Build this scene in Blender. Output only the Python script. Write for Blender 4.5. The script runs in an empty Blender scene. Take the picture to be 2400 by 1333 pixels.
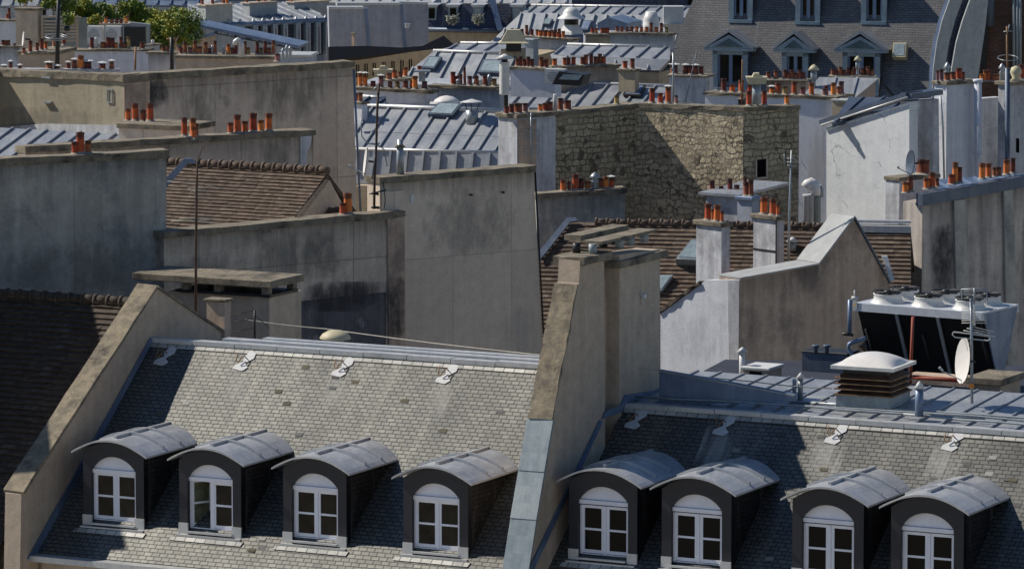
import bpy, bmesh, math, random
from mathutils import Vector as V
R=math.radians
random.seed(7)
sc=bpy.context.scene
# ---------------- camera, sky, sun, exposure ----------------
FP=12000.0; PITCH=math.atan(1466.5/12000); CAM=V((0,0,42.0))
cd=bpy.data.cameras.new('camera'); cam=bpy.data.objects.new('camera',cd); sc.collection.objects.link(cam)
cam.location=CAM; cam.rotation_euler=(math.pi/2-PITCH,0,0)
cd.sensor_width=36; cd.lens=FP/2400*36; cd.clip_start=1; cd.clip_end=3000
sc.camera=cam
ELEV=43.0; AZ=19.0     # sun to the left of the picture, a little behind it
w=bpy.data.worlds.new('World'); sc.world=w; w.use_nodes=True
nt=w.node_tree; bg=nt.nodes['Background']; sky=nt.nodes.new('ShaderNodeTexSky'); sky.sky_type='NISHITA'
sky.sun_disc=False; sky.sun_elevation=R(ELEV)
SD=V((-math.cos(R(AZ))*math.cos(R(ELEV)), math.sin(R(AZ))*math.cos(R(ELEV)), math.sin(R(ELEV))))
sky.sun_rotation=math.atan2(SD.x,SD.y)
sky.air_density=1.0; sky.dust_density=0.0; sky.ozone_density=6.0
nt.links.new(sky.outputs[0],bg.inputs[0]); bg.inputs[1].default_value=0.075
sl=bpy.data.lights.new('sun','SUN'); sl.energy=5.0; sl.angle=R(0.5); sl.color=(1,.93,.82)
so=bpy.data.objects.new('sun',sl); sc.collection.objects.link(so); so.location=(-40,60,90)
so.rotation_euler=SD.to_track_quat('Z','Y').to_euler()
sc.view_settings.view_transform='Standard'; sc.view_settings.look='None'; sc.view_settings.exposure=.05; sc.view_settings.gamma=1
# ---------------- geometry of the view: pixels of the photo to world ----------------
FW=V((0,math.cos(PITCH),-math.sin(PITCH))); UP=V((0,math.sin(PITCH),math.cos(PITCH)))
def ray(x,y): return FW*FP+V((1,0,0))*(x-1200)+UP*(666.5-y)
def W(x,y,Y):
    d=ray(x,y); return CAM+d*(Y/d.y)
def proj(p):
    q=p-CAM; z=q.dot(FW); return (1200+q.x/z*FP, 666.5-q.dot(UP)/z*FP)
def ppm(p): return FP/(p-CAM).dot(FW)
class Pl:
    def __init__(s,p,n): s.p=p; s.n=n.normalized()
    def at(s,x,y):
        d=ray(x,y); return CAM+d*((s.p-CAM).dot(s.n)/d.dot(s.n))
def hd(a): return V((math.cos(R(a)),math.sin(R(a)),0))
def VP(x,y,Y,a,p=None):
    q=Pl(p or W(x,y,Y),V((math.sin(R(a)),-math.cos(R(a)),0))); q.d=hd(a); q.a=a; return q
def TP(p,a,s):
    h=V((math.sin(R(a)),-math.cos(R(a)),0)); q=Pl(p,h*math.sin(R(s))+V((0,0,1))*math.cos(R(s)))
    q.d=hd(a); q.dn=h*math.cos(R(s))-V((0,0,1))*math.sin(R(s)); q.a=a; return q
def onl(A,B,x):
    k=(x-1200)/FP; f=lambda P:(P-CAM).x-k*(P-CAM).dot(FW)
    a,b=f(A),f(B); return A+(B-A)*(a/(a-b))
# ---------------- objects ----------------
WL={}
GR={'chimney':'chimneys standing on the rooftops','antenna':'antennas on the rooftops','satellite dish':'satellite dishes','air conditioner':'pair of air conditioners and their like','vent pipe':'vent pipes','chimney cowl':'chimney cowls','building':'houses and their roofs','wall':'party walls between the houses','plant':'rooftop plants','ventilator':'roof ventilators'}
def thing(name,label,cat,loc,group=None):
    group=group or GR.get(cat)
    o=bpy.data.objects.new(name,None); sc.collection.objects.link(o); o.location=loc; o.empty_display_size=.3
    if len(label.split())>16: print("LONG",label)
    o['label']=label; o['category']=cat; o['kind']='thing'
    if group: o['group']=group
    WL[o]=V(loc); return o
def tag(o,label,cat,group=None):
    o['kind']='thing'; group=group or GR.get(cat)
    o['label']=label; o['category']=cat
    if group: o['group']=group
    return o
class M:
    def __init__(s): s.b=bmesh.new(); s.smooth=[]
    def face(s,ps,sm=False):
        f=s.b.faces.new([s.b.verts.new(p) for p in ps]); f.smooth=sm; return f
    def prism(s,ps,vec):
        n=len(ps); a=[s.b.verts.new(p) for p in ps]; c=[s.b.verts.new(p+vec) for p in ps]
        s.b.faces.new(a); s.b.faces.new(c[::-1])
        for i in range(n): s.b.faces.new((a[i],a[(i+1)%n],c[(i+1)%n],c[i]))
        return s
    def box(s,o,a,b,c):
        return s.prism([o,o+a,o+a+b,o+b],c)
    def tube(s,pts,r,n=8,cap=True):
        pts=[V(p) for p in pts]; rr=r if isinstance(r,(list,tuple)) else [r]*len(pts); rings=[]
        for i,p in enumerate(pts):
            d=(pts[min(i+1,len(pts)-1)]-pts[max(i-1,0)]).normalized()
            x=d.orthogonal().normalized() if i==0 else (x-d*x.dot(d)).normalized()
            y=d.cross(x)
            rings.append([s.b.verts.new(p+(x*math.cos(k*2*math.pi/n)+y*math.sin(k*2*math.pi/n))*rr[i]) for k in range(n)])
        for a,c in zip(rings,rings[1:]):
            for k in range(n):
                f=s.b.faces.new((a[k],a[(k+1)%n],c[(k+1)%n],c[k])); f.smooth=True
        if cap: s.b.faces.new(rings[0][::-1]); s.b.faces.new(rings[-1])
        return s
    def lathe(s,o,prof,n=14,sm=True,capb=True,capt=True):
        o=V(o); rings=[[s.b.verts.new(o+V((math.cos(k*2*math.pi/n)*r,math.sin(k*2*math.pi/n)*r,z))) for k in range(n)] for r,z in prof]
        for a,c in zip(rings,rings[1:]):
            for k in range(n):
                f=s.b.faces.new((a[k],a[(k+1)%n],c[(k+1)%n],c[k])); f.smooth=sm
        if capb: s.b.faces.new(rings[0][::-1])
        if capt: s.b.faces.new(rings[-1])
        return s
    def mesh(s,off,name,m):
        bmesh.ops.recalc_face_normals(s.b,faces=s.b.faces)
        uv=s.b.loops.layers.uv.new('UVMap')
        for f in s.b.faces:
            n=f.normal
            if abs(n.z)>.97 or n.length<.1: t=V((1,0,0)); q=V((0,1,0))
            else:
                t=V((0,0,1)).cross(n).normalized(); q=n.cross(t)
            for l in f.loops: l[uv].uv=(l.vert.co.dot(t),l.vert.co.dot(q))
        me=bpy.data.meshes.new(name)
        for v in s.b.verts: v.co-=off
        s.b.to_mesh(me); s.b.free(); me.materials.append(m); return me
    def done(s,name,m,parent=None,label=None,cat=None,group=None,kind=None):
        vs=[v.co for v in s.b.verts]
        off=V(((min(v.x for v in vs)+max(v.x for v in vs))/2,(min(v.y for v in vs)+max(v.y for v in vs))/2,min(v.z for v in vs)))
        me=s.mesh(off,name,m); o=bpy.data.objects.new(name,me); sc.collection.objects.link(o)
        WL[o]=off
        if parent: o.parent=parent; o.location=off-WL[parent]
        else: o.location=off
        if label: o['label']=label
        if cat: o['category']=cat
        if group: o['group']=group
        if kind: o['kind']=kind
        return o
def inst(me,name,loc,parent,scale=(1,1,1),rz=0):
    o=bpy.data.objects.new(name,me); sc.collection.objects.link(o); o.parent=parent; o.location=V(loc)-WL[parent]
    o.scale=scale; o.rotation_euler=(0,0,rz); WL[o]=V(loc); return o
# ---------------- materials ----------------
def mk(name):
    m=bpy.data.materials.new(name); m.use_nodes=True; return m,m.node_tree,m.node_tree.nodes['Principled BSDF']
def nd(t,k,**kw):
    n=t.nodes.new(k)
    for a,b in kw.items():
        if a in n.inputs.keys(): n.inputs[a].default_value=b
        else: setattr(n,a,b)
    return n
def uvv(t,sx=1,sy=1,off=0):
    c=nd(t,'ShaderNodeUVMap'); mp=nd(t,'ShaderNodeMapping'); mp.inputs['Scale'].default_value=(sx,sy,1); mp.inputs['Location'].default_value=(off,off*.7,0)
    t.links.new(c.outputs[0],mp.inputs[0]); return mp.outputs[0]
def noise(t,vec,scale,det=4,rough=.6):
    n=nd(t,'ShaderNodeTexNoise',Scale=scale,Detail=det,Roughness=rough); t.links.new(vec,n.inputs['Vector']); return n.outputs['Fac']
def ramp(t,fac,a,b,ca=(0,0,0,1),cb=(1,1,1,1)):
    r=nd(t,'ShaderNodeValToRGB'); r.color_ramp.elements[0].position=a; r.color_ramp.elements[1].position=b
    r.color_ramp.elements[0].color=ca; r.color_ramp.elements[1].color=cb; t.links.new(fac,r.inputs[0]); return r.outputs[0]
def mix(t,fac,a,b,bt='MIX'):
    n=nd(t,'ShaderNodeMix',data_type='RGBA',blend_type=bt)
    for i,x in ((0,fac),(6,a),(7,b)):
        if isinstance(x,(int,float)): n.inputs[i].default_value=x
        elif isinstance(x,tuple): n.inputs[i].default_value=x if len(x)==4 else x+(1,)
        else: t.links.new(x,n.inputs[i])
    return n.outputs[2]
def bump(t,bs,h,st=.5,di=.02):
    b=nd(t,'ShaderNodeBump',Strength=st,Distance=di); t.links.new(h,b.inputs['Height']); t.links.new(b.outputs[0],bs.inputs['Normal'])
def c4(c): return tuple(c)+(1,)
def plaster(name,c1,c2,stain=(.05,.055,.06),samt=.5,streak=.4,joint=None,seed=0,sc1=.35,rough=.9,bst=.35,jc=.55,spos=.55):
    """weathered render: big blotches, drips, fine grain, optional panel joints"""
    m,t,bs=mk(name); u=uvv(t,1,1,seed*3.7)
    col=mix(t,ramp(t,noise(t,u,sc1,5,.65),.35,.68),c1,c2)
    dr=uvv(t,2.2,.13,seed*5.1)
    col=mix(t,streak,col,mix(t,ramp(t,noise(t,dr,1.6,4,.6),.38,.66),c4([x*.62 for x in c1]),col))
    st=ramp(t,noise(t,uvv(t,1,.7,seed*9.3+2),.55,7,.72),spos,spos+.13)
    stn=mix(t,st,(0,0,0,1),(samt,samt,samt,1))
    col=mix(t,stn,col,stain)
    fine=noise(t,u,14,3,.7); col=mix(t,.22,col,fine,'OVERLAY')
    mid=noise(t,u,3.1,4,.7); col=mix(t,.3,col,mid,'OVERLAY')
    h=fine
    if joint:
        b=nd(t,'ShaderNodeTexBrick',Scale=1.0,offset=0.0); b.inputs['Mortar Size'].default_value=.02; b.inputs['Brick Width'].default_value=joint[0]; b.inputs['Row Height'].default_value=joint[1]
        b.inputs['Color1'].default_value=(1,1,1,1); b.inputs['Color2'].default_value=(.86,.86,.86,1); b.inputs['Mortar'].default_value=(jc,jc,jc,1); b.inputs['Mortar Smooth'].default_value=.4
        t.links.new(u,b.inputs['Vector']); col=mix(t,1.0,col,b.outputs['Color'],'MULTIPLY')
    t.links.new(col,bs.inputs['Base Color']); bs.inputs['Roughness'].default_value=rough
    bump(t,bs,h,bst,.02); return m
def slate(name,c1,c2,bw,rh,mort=(.02,.02,.022),ms=.012,seed=0,rough=.55,mossy=.3,st=.6,spec=.5,big_=.55,met=0):
    m,t,bs=mk(name); u=uvv(t,1,1,seed)
    b=nd(t,'ShaderNodeTexBrick',Scale=1.0,offset=.5); b.inputs['Mortar Size'].default_value=ms; b.inputs['Brick Width'].default_value=bw; b.inputs['Row Height'].default_value=rh
    b.inputs['Color1'].default_value=c4(c1); b.inputs['Color2'].default_value=c4(c2); b.inputs['Mortar'].default_value=c4(mort); b.inputs['Bias'].default_value=-.1
    wv=nd(t,'ShaderNodeTexNoise',Scale=6.0,Detail=2); t.links.new(u,wv.inputs['Vector'])
    dv=mix(t,.012,u,wv.outputs['Color'],'ADD'); t.links.new(dv,b.inputs['Vector'])
    col=b.outputs['Color']
    big=noise(t,uvv(t,1,.35,seed+3),.6,5,.65); col=mix(t,.75,col,ramp(t,big,.3,.7,(.22,.22,.22,1),(.68,.67,.63,1)),'OVERLAY'); col=mix(t,.5,col,noise(t,uvv(t,1,1,seed+13),7,4,.75),'OVERLAY')
    sp=ramp(t,noise(t,uvv(t,1,1,seed+8),5,4,.7),.56,.72); sp=mix(t,sp,(0,0,0,1),(mossy,)*3)
    col=mix(t,sp,col,(.11,.095,.06,1))
    sk=ramp(t,noise(t,uvv(t,1.4,.1,seed+5),1.5,3,.6),.55,.75); sk=mix(t,sk,(0,0,0,1),(.22,.22,.22,1)); col=mix(t,sk,col,(.36,.345,.30,1))
    t.links.new(col,bs.inputs['Base Color']); bs.inputs['Roughness'].default_value=rough; bs.inputs['Specular IOR Level'].default_value=spec; bs.inputs['Metallic'].default_value=met
    bump(t,bs,b.outputs['Fac'],st,-.012) ; return m
def zinc(name,c1,c2,met=.35,rough=.42,seed=0):
    m,t,bs=mk(name); u=uvv(t,1,1,seed)
    col=mix(t,ramp(t,noise(t,u,.8,5,.65),.35,.7),c1,c2)
    col=mix(t,.3,col,ramp(t,noise(t,uvv(t,3,.25,seed+4),2,4,.65),.3,.75,(.25,.26,.28,1),(.75,.74,.72,1)),'OVERLAY')
    col=mix(t,.2,col,noise(t,u,11,3,.7),'OVERLAY')
    t.links.new(col,bs.inputs['Base Color']); bs.inputs['Metallic'].default_value=met
    t.links.new(ramp(t,noise(t,u,2,3),.2,.8,(rough-.1,)*3+(1,),(rough+.2,)*3+(1,)),bs.inputs['Roughness'])
    bump(t,bs,noise(t,u,1.5,3),.25,.02); return m
def plain(name,c,rough=.7,met=0,var=.25,sc_=5,spec=.5,obj=False,c2=None):
    m,t,bs=mk(name)
    tc=nd(t,'ShaderNodeTexCoord'); n=nd(t,'ShaderNodeTexNoise',Scale=float(sc_),Detail=5,Roughness=.65); t.links.new(tc.outputs['Object'],n.inputs['Vector'])
    col=mix(t,ramp(t,n.outputs['Fac'],.3,.72),c4([x*(1-var) for x in c]),c4(c2 or [min(1,x*(1+var*.6)) for x in c]))
    if obj:
        oi=nd(t,'ShaderNodeObjectInfo'); hs=nd(t,'ShaderNodeHueSaturation')
        mr=nd(t,'ShaderNodeMapRange'); mr.inputs[3].default_value=.55; mr.inputs[4].default_value=1.3; t.links.new(oi.outputs['Random'],mr.inputs[0]); t.links.new(mr.outputs[0],hs.inputs['Value'])
        mr2=nd(t,'ShaderNodeMapRange'); mr2.inputs[3].default_value=.485; mr2.inputs[4].default_value=.515; t.links.new(oi.outputs['Random'],mr2.inputs[0]); t.links.new(mr2.outputs[0],hs.inputs['Hue'])
        t.links.new(col,hs.inputs['Color']); col=hs.outputs[0]
    if obj:
        sx=nd(t,'ShaderNodeSeparateXYZ'); t.links.new(tc.outputs['Object'],sx.inputs[0]); ad=nd(t,'ShaderNodeMath',operation='ADD'); t.links.new(sx.outputs[2],ad.inputs[0])
        mm=nd(t,'ShaderNodeMath',operation='MULTIPLY'); t.links.new(n.outputs['Fac'],mm.inputs[0]); mm.inputs[1].default_value=.5; t.links.new(mm.outputs[0],ad.inputs[1])
        col=mix(t,ramp(t,ad.outputs[0],.98,1.3,(0,0,0,1),(.8,.8,.8,1)),col,(.035,.022,.018,1))
    t.links.new(col,bs.inputs['Base Color']); bs.inputs['Roughness'].default_value=rough; bs.inputs['Metallic'].default_value=met
    bs.inputs['Specular IOR Level'].default_value=spec
    bump(t,bs,n.outputs['Fac'],.25,.01); return m
def concrete(name,c1,c2,sc1=3,seed=0):
    """lichened coping: strong mottling"""
    m,t,bs=mk(name); tc=nd(t,'ShaderNodeTexCoord'); mp=nd(t,'ShaderNodeMapping'); mp.inputs['Location'].default_value=(seed,seed,0); t.links.new(tc.outputs['Object'],mp.inputs[0]); u=mp.outputs[0]
    col=mix(t,ramp(t,noise(t,u,sc1,6,.75),.4,.62),c1,c2)
    col=mix(t,ramp(t,noise(t,u,1.1,6,.7),.5,.66),col,(.055,.05,.04,1))
    ye=ramp(t,noise(t,u,5,5,.7),.64,.7); ye=mix(t,ye,(0,0,0,1),(.7,.7,.7,1)); col=mix(t,ye,col,(.36,.27,.1,1))
    wh=ramp(t,noise(t,u,13,3,.7),.67,.72); wh=mix(t,wh,(0,0,0,1),(.7,.7,.7,1)); col=mix(t,wh,col,(.5,.48,.42,1))
    t.links.new(col,bs.inputs['Base Color']); bs.inputs['Roughness'].default_value=.95
    bump(t,bs,noise(t,u,12,5,.8),.7,.03); return m
def rubble(name,c1,c2,bw=.42,rh=.24,dist=.16,seed=0):
    """roughly coursed rubble: distorted blocks, broken by voronoi lumps"""
    m,t,bs=mk(name); u=uvv(t,1,1,seed)
    def ns(sc_,d=3):
        n=nd(t,'ShaderNodeTexNoise',Scale=sc_,Detail=d,Roughness=.6); t.links.new(u,n.inputs['Vector']); return n.outputs['Color']
    uw=mix(t,dist*1.6,u,ns(1.3),'ADD'); uw=mix(t,dist,uw,ns(4.5),'ADD')
    b=nd(t,'ShaderNodeTexBrick',Scale=1.0,offset=.43,squash=.7,squash_frequency=3); b.inputs['Mortar Size'].default_value=.022; b.inputs['Mortar Smooth'].default_value=.6; b.inputs['Brick Width'].default_value=bw; b.inputs['Row Height'].default_value=rh
    b.inputs['Color1'].default_value=(0,0,0,1); b.inputs['Color2'].default_value=(1,1,1,1); b.inputs['Mortar'].default_value=(.4,.4,.4,1); t.links.new(uw,b.inputs['Vector'])
    v=nd(t,'ShaderNodeTexVoronoi',Scale=4.6,feature='F1',Randomness=1.0); t.links.new(uw,v.inputs['Vector'])
    rnd=nd(t,'ShaderNodeSeparateColor'); t.links.new(v.outputs['Color'],rnd.inputs[0])
    col=mix(t,b.outputs['Color'],c1,c2); col=mix(t,mix(t,rnd.outputs[0],(0,0,0,1),(.45,.45,.45,1)),col,(.46,.41,.30,1)); col=mix(t,ramp(t,rnd.outputs[1],.91,.94),col,(.13,.11,.085,1))
    col=mix(t,.6,col,noise(t,u,9,6,.75),'OVERLAY'); col=mix(t,.55,col,ramp(t,noise(t,u,.35,5,.7),.35,.7,(.25,.25,.22,1),(.7,.68,.6,1)),'OVERLAY')
    gap=mix(t,ramp(t,noise(t,u,.9,4),.4,.62),(.13,.11,.08,1),(.33,.28,.21,1)); col=mix(t,b.outputs['Fac'],col,gap)
    t.links.new(col,bs.inputs['Base Color']); bs.inputs['Roughness'].default_value=.95
    inv=ramp(t,b.outputs['Fac'],0,.8,(1,1,1,1),(0,0,0,1)); h=mix(t,.35,inv,ramp(t,v.outputs['Distance'],0,.5,(1,1,1,1),(0,0,0,1))); h=mix(t,.35,h,noise(t,u,7,6,.8)); h=mix(t,.25,h,rnd.outputs[1])
    bump(t,bs,h,1,.16); return m
m_wallA=plaster('dull_render',(.60,.505,.41),(.70,.59,.48),samt=.55,streak=.3,joint=(2.5,3.4),seed=1)
m_wallB=plaster('stained_render',(.57,.485,.40),(.70,.60,.495),samt=.75,streak=.55,joint=(2.6,5.1),seed=2,spos=.52)
m_wallC=plaster('smooth_render',(.64,.535,.43),(.71,.60,.485),samt=.35,streak=.18,joint=(2.05,3.0),seed=3,jc=.7,spos=.62)
m_wallD=plaster('blue_grey_render',(.40,.395,.36),(.52,.495,.44),stain=(.12,.15,.16),samt=.6,streak=.5,joint=(2.3,3.9),seed=4,jc=.8,spos=.5)
m_tan=plaster('tan_render',(.44,.35,.265),(.50,.405,.31),samt=.25,streak=.3,seed=5,spos=.62)
m_tanw=plaster('warm_render',(.44,.365,.285),(.52,.435,.34),samt=.3,streak=.35,seed=6,spos=.6)
m_brown=plaster('brown_render',(.50,.38,.29),(.58,.45,.345),stain=(.12,.10,.09),samt=.6,streak=.6,seed=7,spos=.5)
m_white=plaster('white_render',(.60,.63,.70),(.72,.74,.79),stain=(.30,.30,.33),samt=.6,streak=.35,seed=8,spos=.55)
m_whiteg=plaster('grimy_white_render',(.47,.49,.53),(.66,.67,.69),stain=(.22,.22,.24),samt=.8,streak=.75,seed=9,spos=.5)
m_blue=plaster('pale_blue_render',(.36,.40,.46),(.44,.47,.52),stain=(.2,.23,.28),samt=.5,streak=.35,seed=10,spos=.55)
m_green=plaster('grey_green_render',(.33,.36,.37),(.40,.42,.42),samt=.4,streak=.35,seed=11,spos=.58)
m_cream=plaster('cream_stone',(.42,.35,.24),(.50,.42,.30),samt=.3,streak=.3,joint=(1.2,.6),seed=12,jc=.8,spos=.6)
m_deck=plain('grey_deck_paint',(.52,.55,.60),.5,.2,var=.15)
m_cope=concrete('lichened_concrete',(.15,.13,.10),(.27,.23,.165))
m_cope2=concrete('pitted_coping',(.17,.145,.11),(.30,.25,.17),4,9)
m_slate=slate('weathered_slate',(.118,.119,.112),(.165,.165,.15),.215,.125,mort=(.004,.004,.005),ms=.012,rough=.52,spec=1.0,mossy=.6,met=.5)
m_slate2=slate('greenish_slate',(.098,.098,.092),(.145,.144,.131),.215,.125,mort=(.004,.004,.005),ms=.012,seed=5,rough=.52,spec=1.0,mossy=.55,met=.5)
m_slated=slate('shade_dark_cheek_slate',(.016,.016,.018),(.03,.03,.033),.2,.11,mort=(.006,.006,.006),seed=7,mossy=.05,rough=.6,spec=.2)  # cheek slate coloured near black to carry the deep shade there
m_slatef=slate('far_slate',(.11,.108,.112),(.155,.152,.152),.25,.10,mort=(.04,.04,.045),ms=.012,seed=9,mossy=.1,rough=.5,spec=1.0,met=.3)
m_slateb=slate('blue_slate',(.03,.042,.085),(.05,.068,.13),.27,.15,mort=(.01,.01,.03),seed=9,mossy=.05)
m_zinc=zinc('grey_zinc',(.27,.295,.33),(.40,.41,.42),.4,.42)
m_zincw=zinc('bright_zinc',(.46,.47,.48),(.60,.60,.59),.35,.4,3)
m_zincb=zinc('blue_zinc',(.12,.17,.27),(.20,.26,.36),.4,.45,6)
m_zincd=zinc('dark_zinc',(.07,.095,.15),(.13,.16,.20),.45,.45,8)
m_zincg=zinc('patinated_zinc',(.20,.245,.27),(.34,.38,.39),.2,.5,9)
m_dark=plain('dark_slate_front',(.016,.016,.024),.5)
m_black=plain('black_metal',(.012,.012,.013),.5)
m_void=plain('painted_dark_interior',(.004,.004,.005),.95,spec=.05)  # near-black colour stands for the darkness inside openings
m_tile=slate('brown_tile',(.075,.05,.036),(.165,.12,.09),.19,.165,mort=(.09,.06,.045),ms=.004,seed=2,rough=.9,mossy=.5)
m_tiled=slate('shade_dark_brown_tile',(.045,.033,.025),(.085,.065,.05),.19,.165,mort=(.04,.03,.022),ms=.004,seed=3,rough=.9,mossy=.4)  # tile colour darkened to stand for the shade on the left roof
m_terr=plain('terracotta',(.70,.165,.04),.8,var=.35,sc_=4,obj=True)
m_terb=plain('burnt_terracotta',(.30,.085,.045),.85,var=.5,sc_=4,obj=True)
m_tery=plain('ochre_clay',(.42,.28,.11),.85,var=.35,sc_=4,obj=True)
m_terp=plain('pink_clay',(.30,.13,.13),.85,var=.35,sc_=4,obj=True)
m_soot=plain('soot',(.01,.008,.007),.95)
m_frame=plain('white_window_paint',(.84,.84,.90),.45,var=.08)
m_framed=plain('blue_grey_paint',(.24,.31,.36),.6,var=.25)  # blue-grey paint of the far dormers
m_glass,_t,_b=mk('dark_window_glass'); _b.inputs['Base Color'].default_value=(.012,.011,.009,1); _b.inputs['Roughness'].default_value=.06; _b.inputs['Specular IOR Level'].default_value=.10
m_glassw=plain('brownish_window_glass',(.016,.013,.009),.12,var=.7,sc_=1.5,c2=(.045,.036,.024),spec=.2)
m_capz=plain('dull_capping_metal',(.38,.39,.39),.75,var=.2,sc_=2,spec=.3)
m_greyl=plaster('grey_lavender_render',(.33,.35,.40),(.42,.43,.47),stain=(.2,.2,.24),samt=.5,streak=.4,seed=31)  # grey-lavender render of the three broad far walls
m_tym=plain('recess_shade_tympanum',(.07,.11,.13),.8,var=.4)  # darker colour stands for the shade of a recessed tympanum
m_glassb=plain('bluish_glass',(.30,.37,.40),.15,var=.3)
m_wm=plain('white_metal',(.62,.62,.60),.45,var=.15)
m_gm=plain('galvanised_metal',(.33,.36,.38),.4,.4,var=.3)
m_rust=plain('rusty_metal',(.20,.085,.04),.85,var=.5,c2=(.38,.24,.13))
m_brn=plain('dark_brown_metal',(.035,.022,.016),.6,var=.5,c2=(.10,.05,.03))
m_redr=plain('red_rusted_pipe',(.30,.06,.03),.7,var=.4)
m_lead=plain('white_lead_patch',(.55,.55,.55),.5,var=.2)
m_cable=plain('pale_cable',(.45,.42,.36),.7)
m_crm=plain('cream_metal',(.50,.45,.30),.6,var=.15)
m_dome=plain('frosted_dome',(.72,.69,.66),.35,var=.08)
m_coil=plain('black_coil',(.008,.009,.010),.6,spec=.2)
m_brick=slate('sooty_brick',(.10,.045,.03),(.17,.075,.05),.24,.09,mort=(.05,.04,.035),seed=3,mossy=.1)
m_rub=rubble('rubble_stone',(.36,.30,.215),(.60,.52,.39),.33,.19,.30)
m_rubd=rubble('coursed_rubble_stone',(.27,.235,.175),(.46,.41,.31),.32,.19,.17,5)
# ---------------- shared builders ----------------
def iv(poly,v):
    xs=[]
    for i in range(len(poly)):
        a,b=poly[i],poly[(i+1)%len(poly)]
        if (a[1]<=v)!=(b[1]<=v): xs.append(a[0]+(b[0]-a[0])*(v-a[1])/(b[1]-a[1]))
    xs.sort(); return list(zip(xs[::2],xs[1::2]))
def up2(pl,pts):   # points to plane coordinates (along, downslope)
    return [((p-pl.p).dot(pl.d),(p-pl.p).dot(pl.dn)) for p in pts]
def zroof(parent,name,m,pl,pts,sp=.7,ph=0,th=.15,rw=.045,rh=.055,cross=None):
    """sheet-metal roof: slab with raised standing seams running down the slope"""
    b=M(); b.prism(pts,-pl.n*th); q=up2(pl,pts); t=[(y,x) for x,y in q]
    u=math.floor(min(x for x,y in q)/sp)*sp+ph
    while u<max(x for x,y in q):
        for a,c in iv(t,u):
            if c-a>.3: b.box(pl.p+pl.d*(u-rw/2)+pl.dn*(a+.02)+pl.n*.001,pl.d*rw,pl.dn*(c-a-.04),pl.n*rh)
        u+=sp
    if cross:
        v=min(y for x,y in q)+cross
        while v<max(y for x,y in q)-.3:
            for a,c in iv(q,v):
                b.box(pl.p+pl.d*(a+.02)+pl.dn*v+pl.n*.001,pl.d*(c-a-.04),pl.dn*.03,pl.n*.012)
            v+=cross
    return b.done(name,m,parent)
def troof(parent,name,m,pl,pts,co=.14,th=.2,lift=.03,wob=True):
    """tile roof: every course a wedge so that its edge throws a line of shade"""
    b=M(); b.prism([p-pl.n*.03 for p in pts],-pl.n*th); q=up2(pl,pts)
    v0=min(y for x,y in q); v1=max(y for x,y in q); n=int((v1-v0)/co)
    for k in range(n):
        a,c=v0+k*co+.002,v0+(k+1)*co-.002; A=iv(q,a); C=iv(q,c)
        for (x0,x1),(y0,y1) in zip(A,C):
            L=x1-x0; ns=max(1,int(L/(.5 if wob else 9)))
            for i in range(ns):
                f0,f1=i/ns,(i+1)/ns; g=lift*random.uniform(.6,1.25) if wob else lift
                P=lambda x,v,h: pl.p+pl.d*x+pl.dn*v+pl.n*h
                e=.004 if wob else 0
                p=[P(x0+L*f0,a,-.01),P(x0+L*f1-e,a,-.01),P(y0+(y1-y0)*f1-e,c,g),P(y0+(y1-y0)*f0,c,g)]
                b.face(p); b.face([p[3],p[2],P(y0+(y1-y0)*f1-e,c,-.02),P(y0+(y1-y0)*f0,c,-.02)])
    return b.done(name,m,parent)
def ridge(parent,m,A,B,r=.13,sp=.42,name='ridge_tiles'):
    b=M(); d=(B-A); L=d.length; d=d.normalized(); n=max(1,int(L/sp)); st=L/n
    for i in range(n):
        p=A+d*(i*st); b.tube([p,p+d*(st*.98)],[r,r*.86],10); b.tube([p+d*.0,p+d*.07],[r*1.2,r*1.16],10)
    return b.done(name,m,parent)
def cope(parent,m,A,B,back,over=.08,h=.15,ends=.05,name='coping'):
    d=(B-A).normalized(); hdv=V((d.x,d.y,0)).normalized(); n=V((hdv.y,-hdv.x,0))
    if n.y>0: n=-n
    b=M(); b.box(A-d*ends+n*over,(B-A)+d*2*ends,-n*(back+2*over),V((0,0,h)))
    bmesh.ops.subdivide_edges(b.b,edges=[e for e in b.b.edges if abs((e.verts[1].co-e.verts[0].co).normalized().dot(d))>.9],cuts=max(1,int((B-A).length/.5)))
    for v in b.b.verts: v.co+=V((random.uniform(-.018,.018),random.uniform(-.018,.018),random.uniform(-.022,.014)))
    return b.done(name,m,parent)
def potmesh(kind):
    b=M()
    if kind==0: pr=[(1.12,0),(1.0,.08),(.93,.9),(1.02,.93),(1.02,1.0),(.80,1.0),(.78,.75)]
    else: pr=[(1.1,0),(1.0,.06),(.97,.84),(1.1,.88),(1.1,1.0),(.86,1.0),(.84,.7)]
    b.lathe((0,0,0),pr,14,capt=False); b.lathe((0,0,.72),[(.84,0),(.02,0.001)],14,capb=False)
    n0=len(b.b.faces); b.lathe((0,0,-.02),[(1.55,0),(1.3,.05),(1.06,.13)],12,capb=False,capt=False); b.b.faces.ensure_lookup_table()
    for f in b.b.faces[n0:]: f.material_index=1
    return b
PM={}; m_mort=plain('pale_mortar',(.34,.31,.26),.95,var=.4)
for i,mm in enumerate((m_terr,m_terb,m_tery,m_terp)):
    for k in (0,1): PM[(i,k)]=potmesh(k).mesh(V((0,0,0)),'chimney_pot',mm); PM[(i,k)].materials.append(m_mort)
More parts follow.
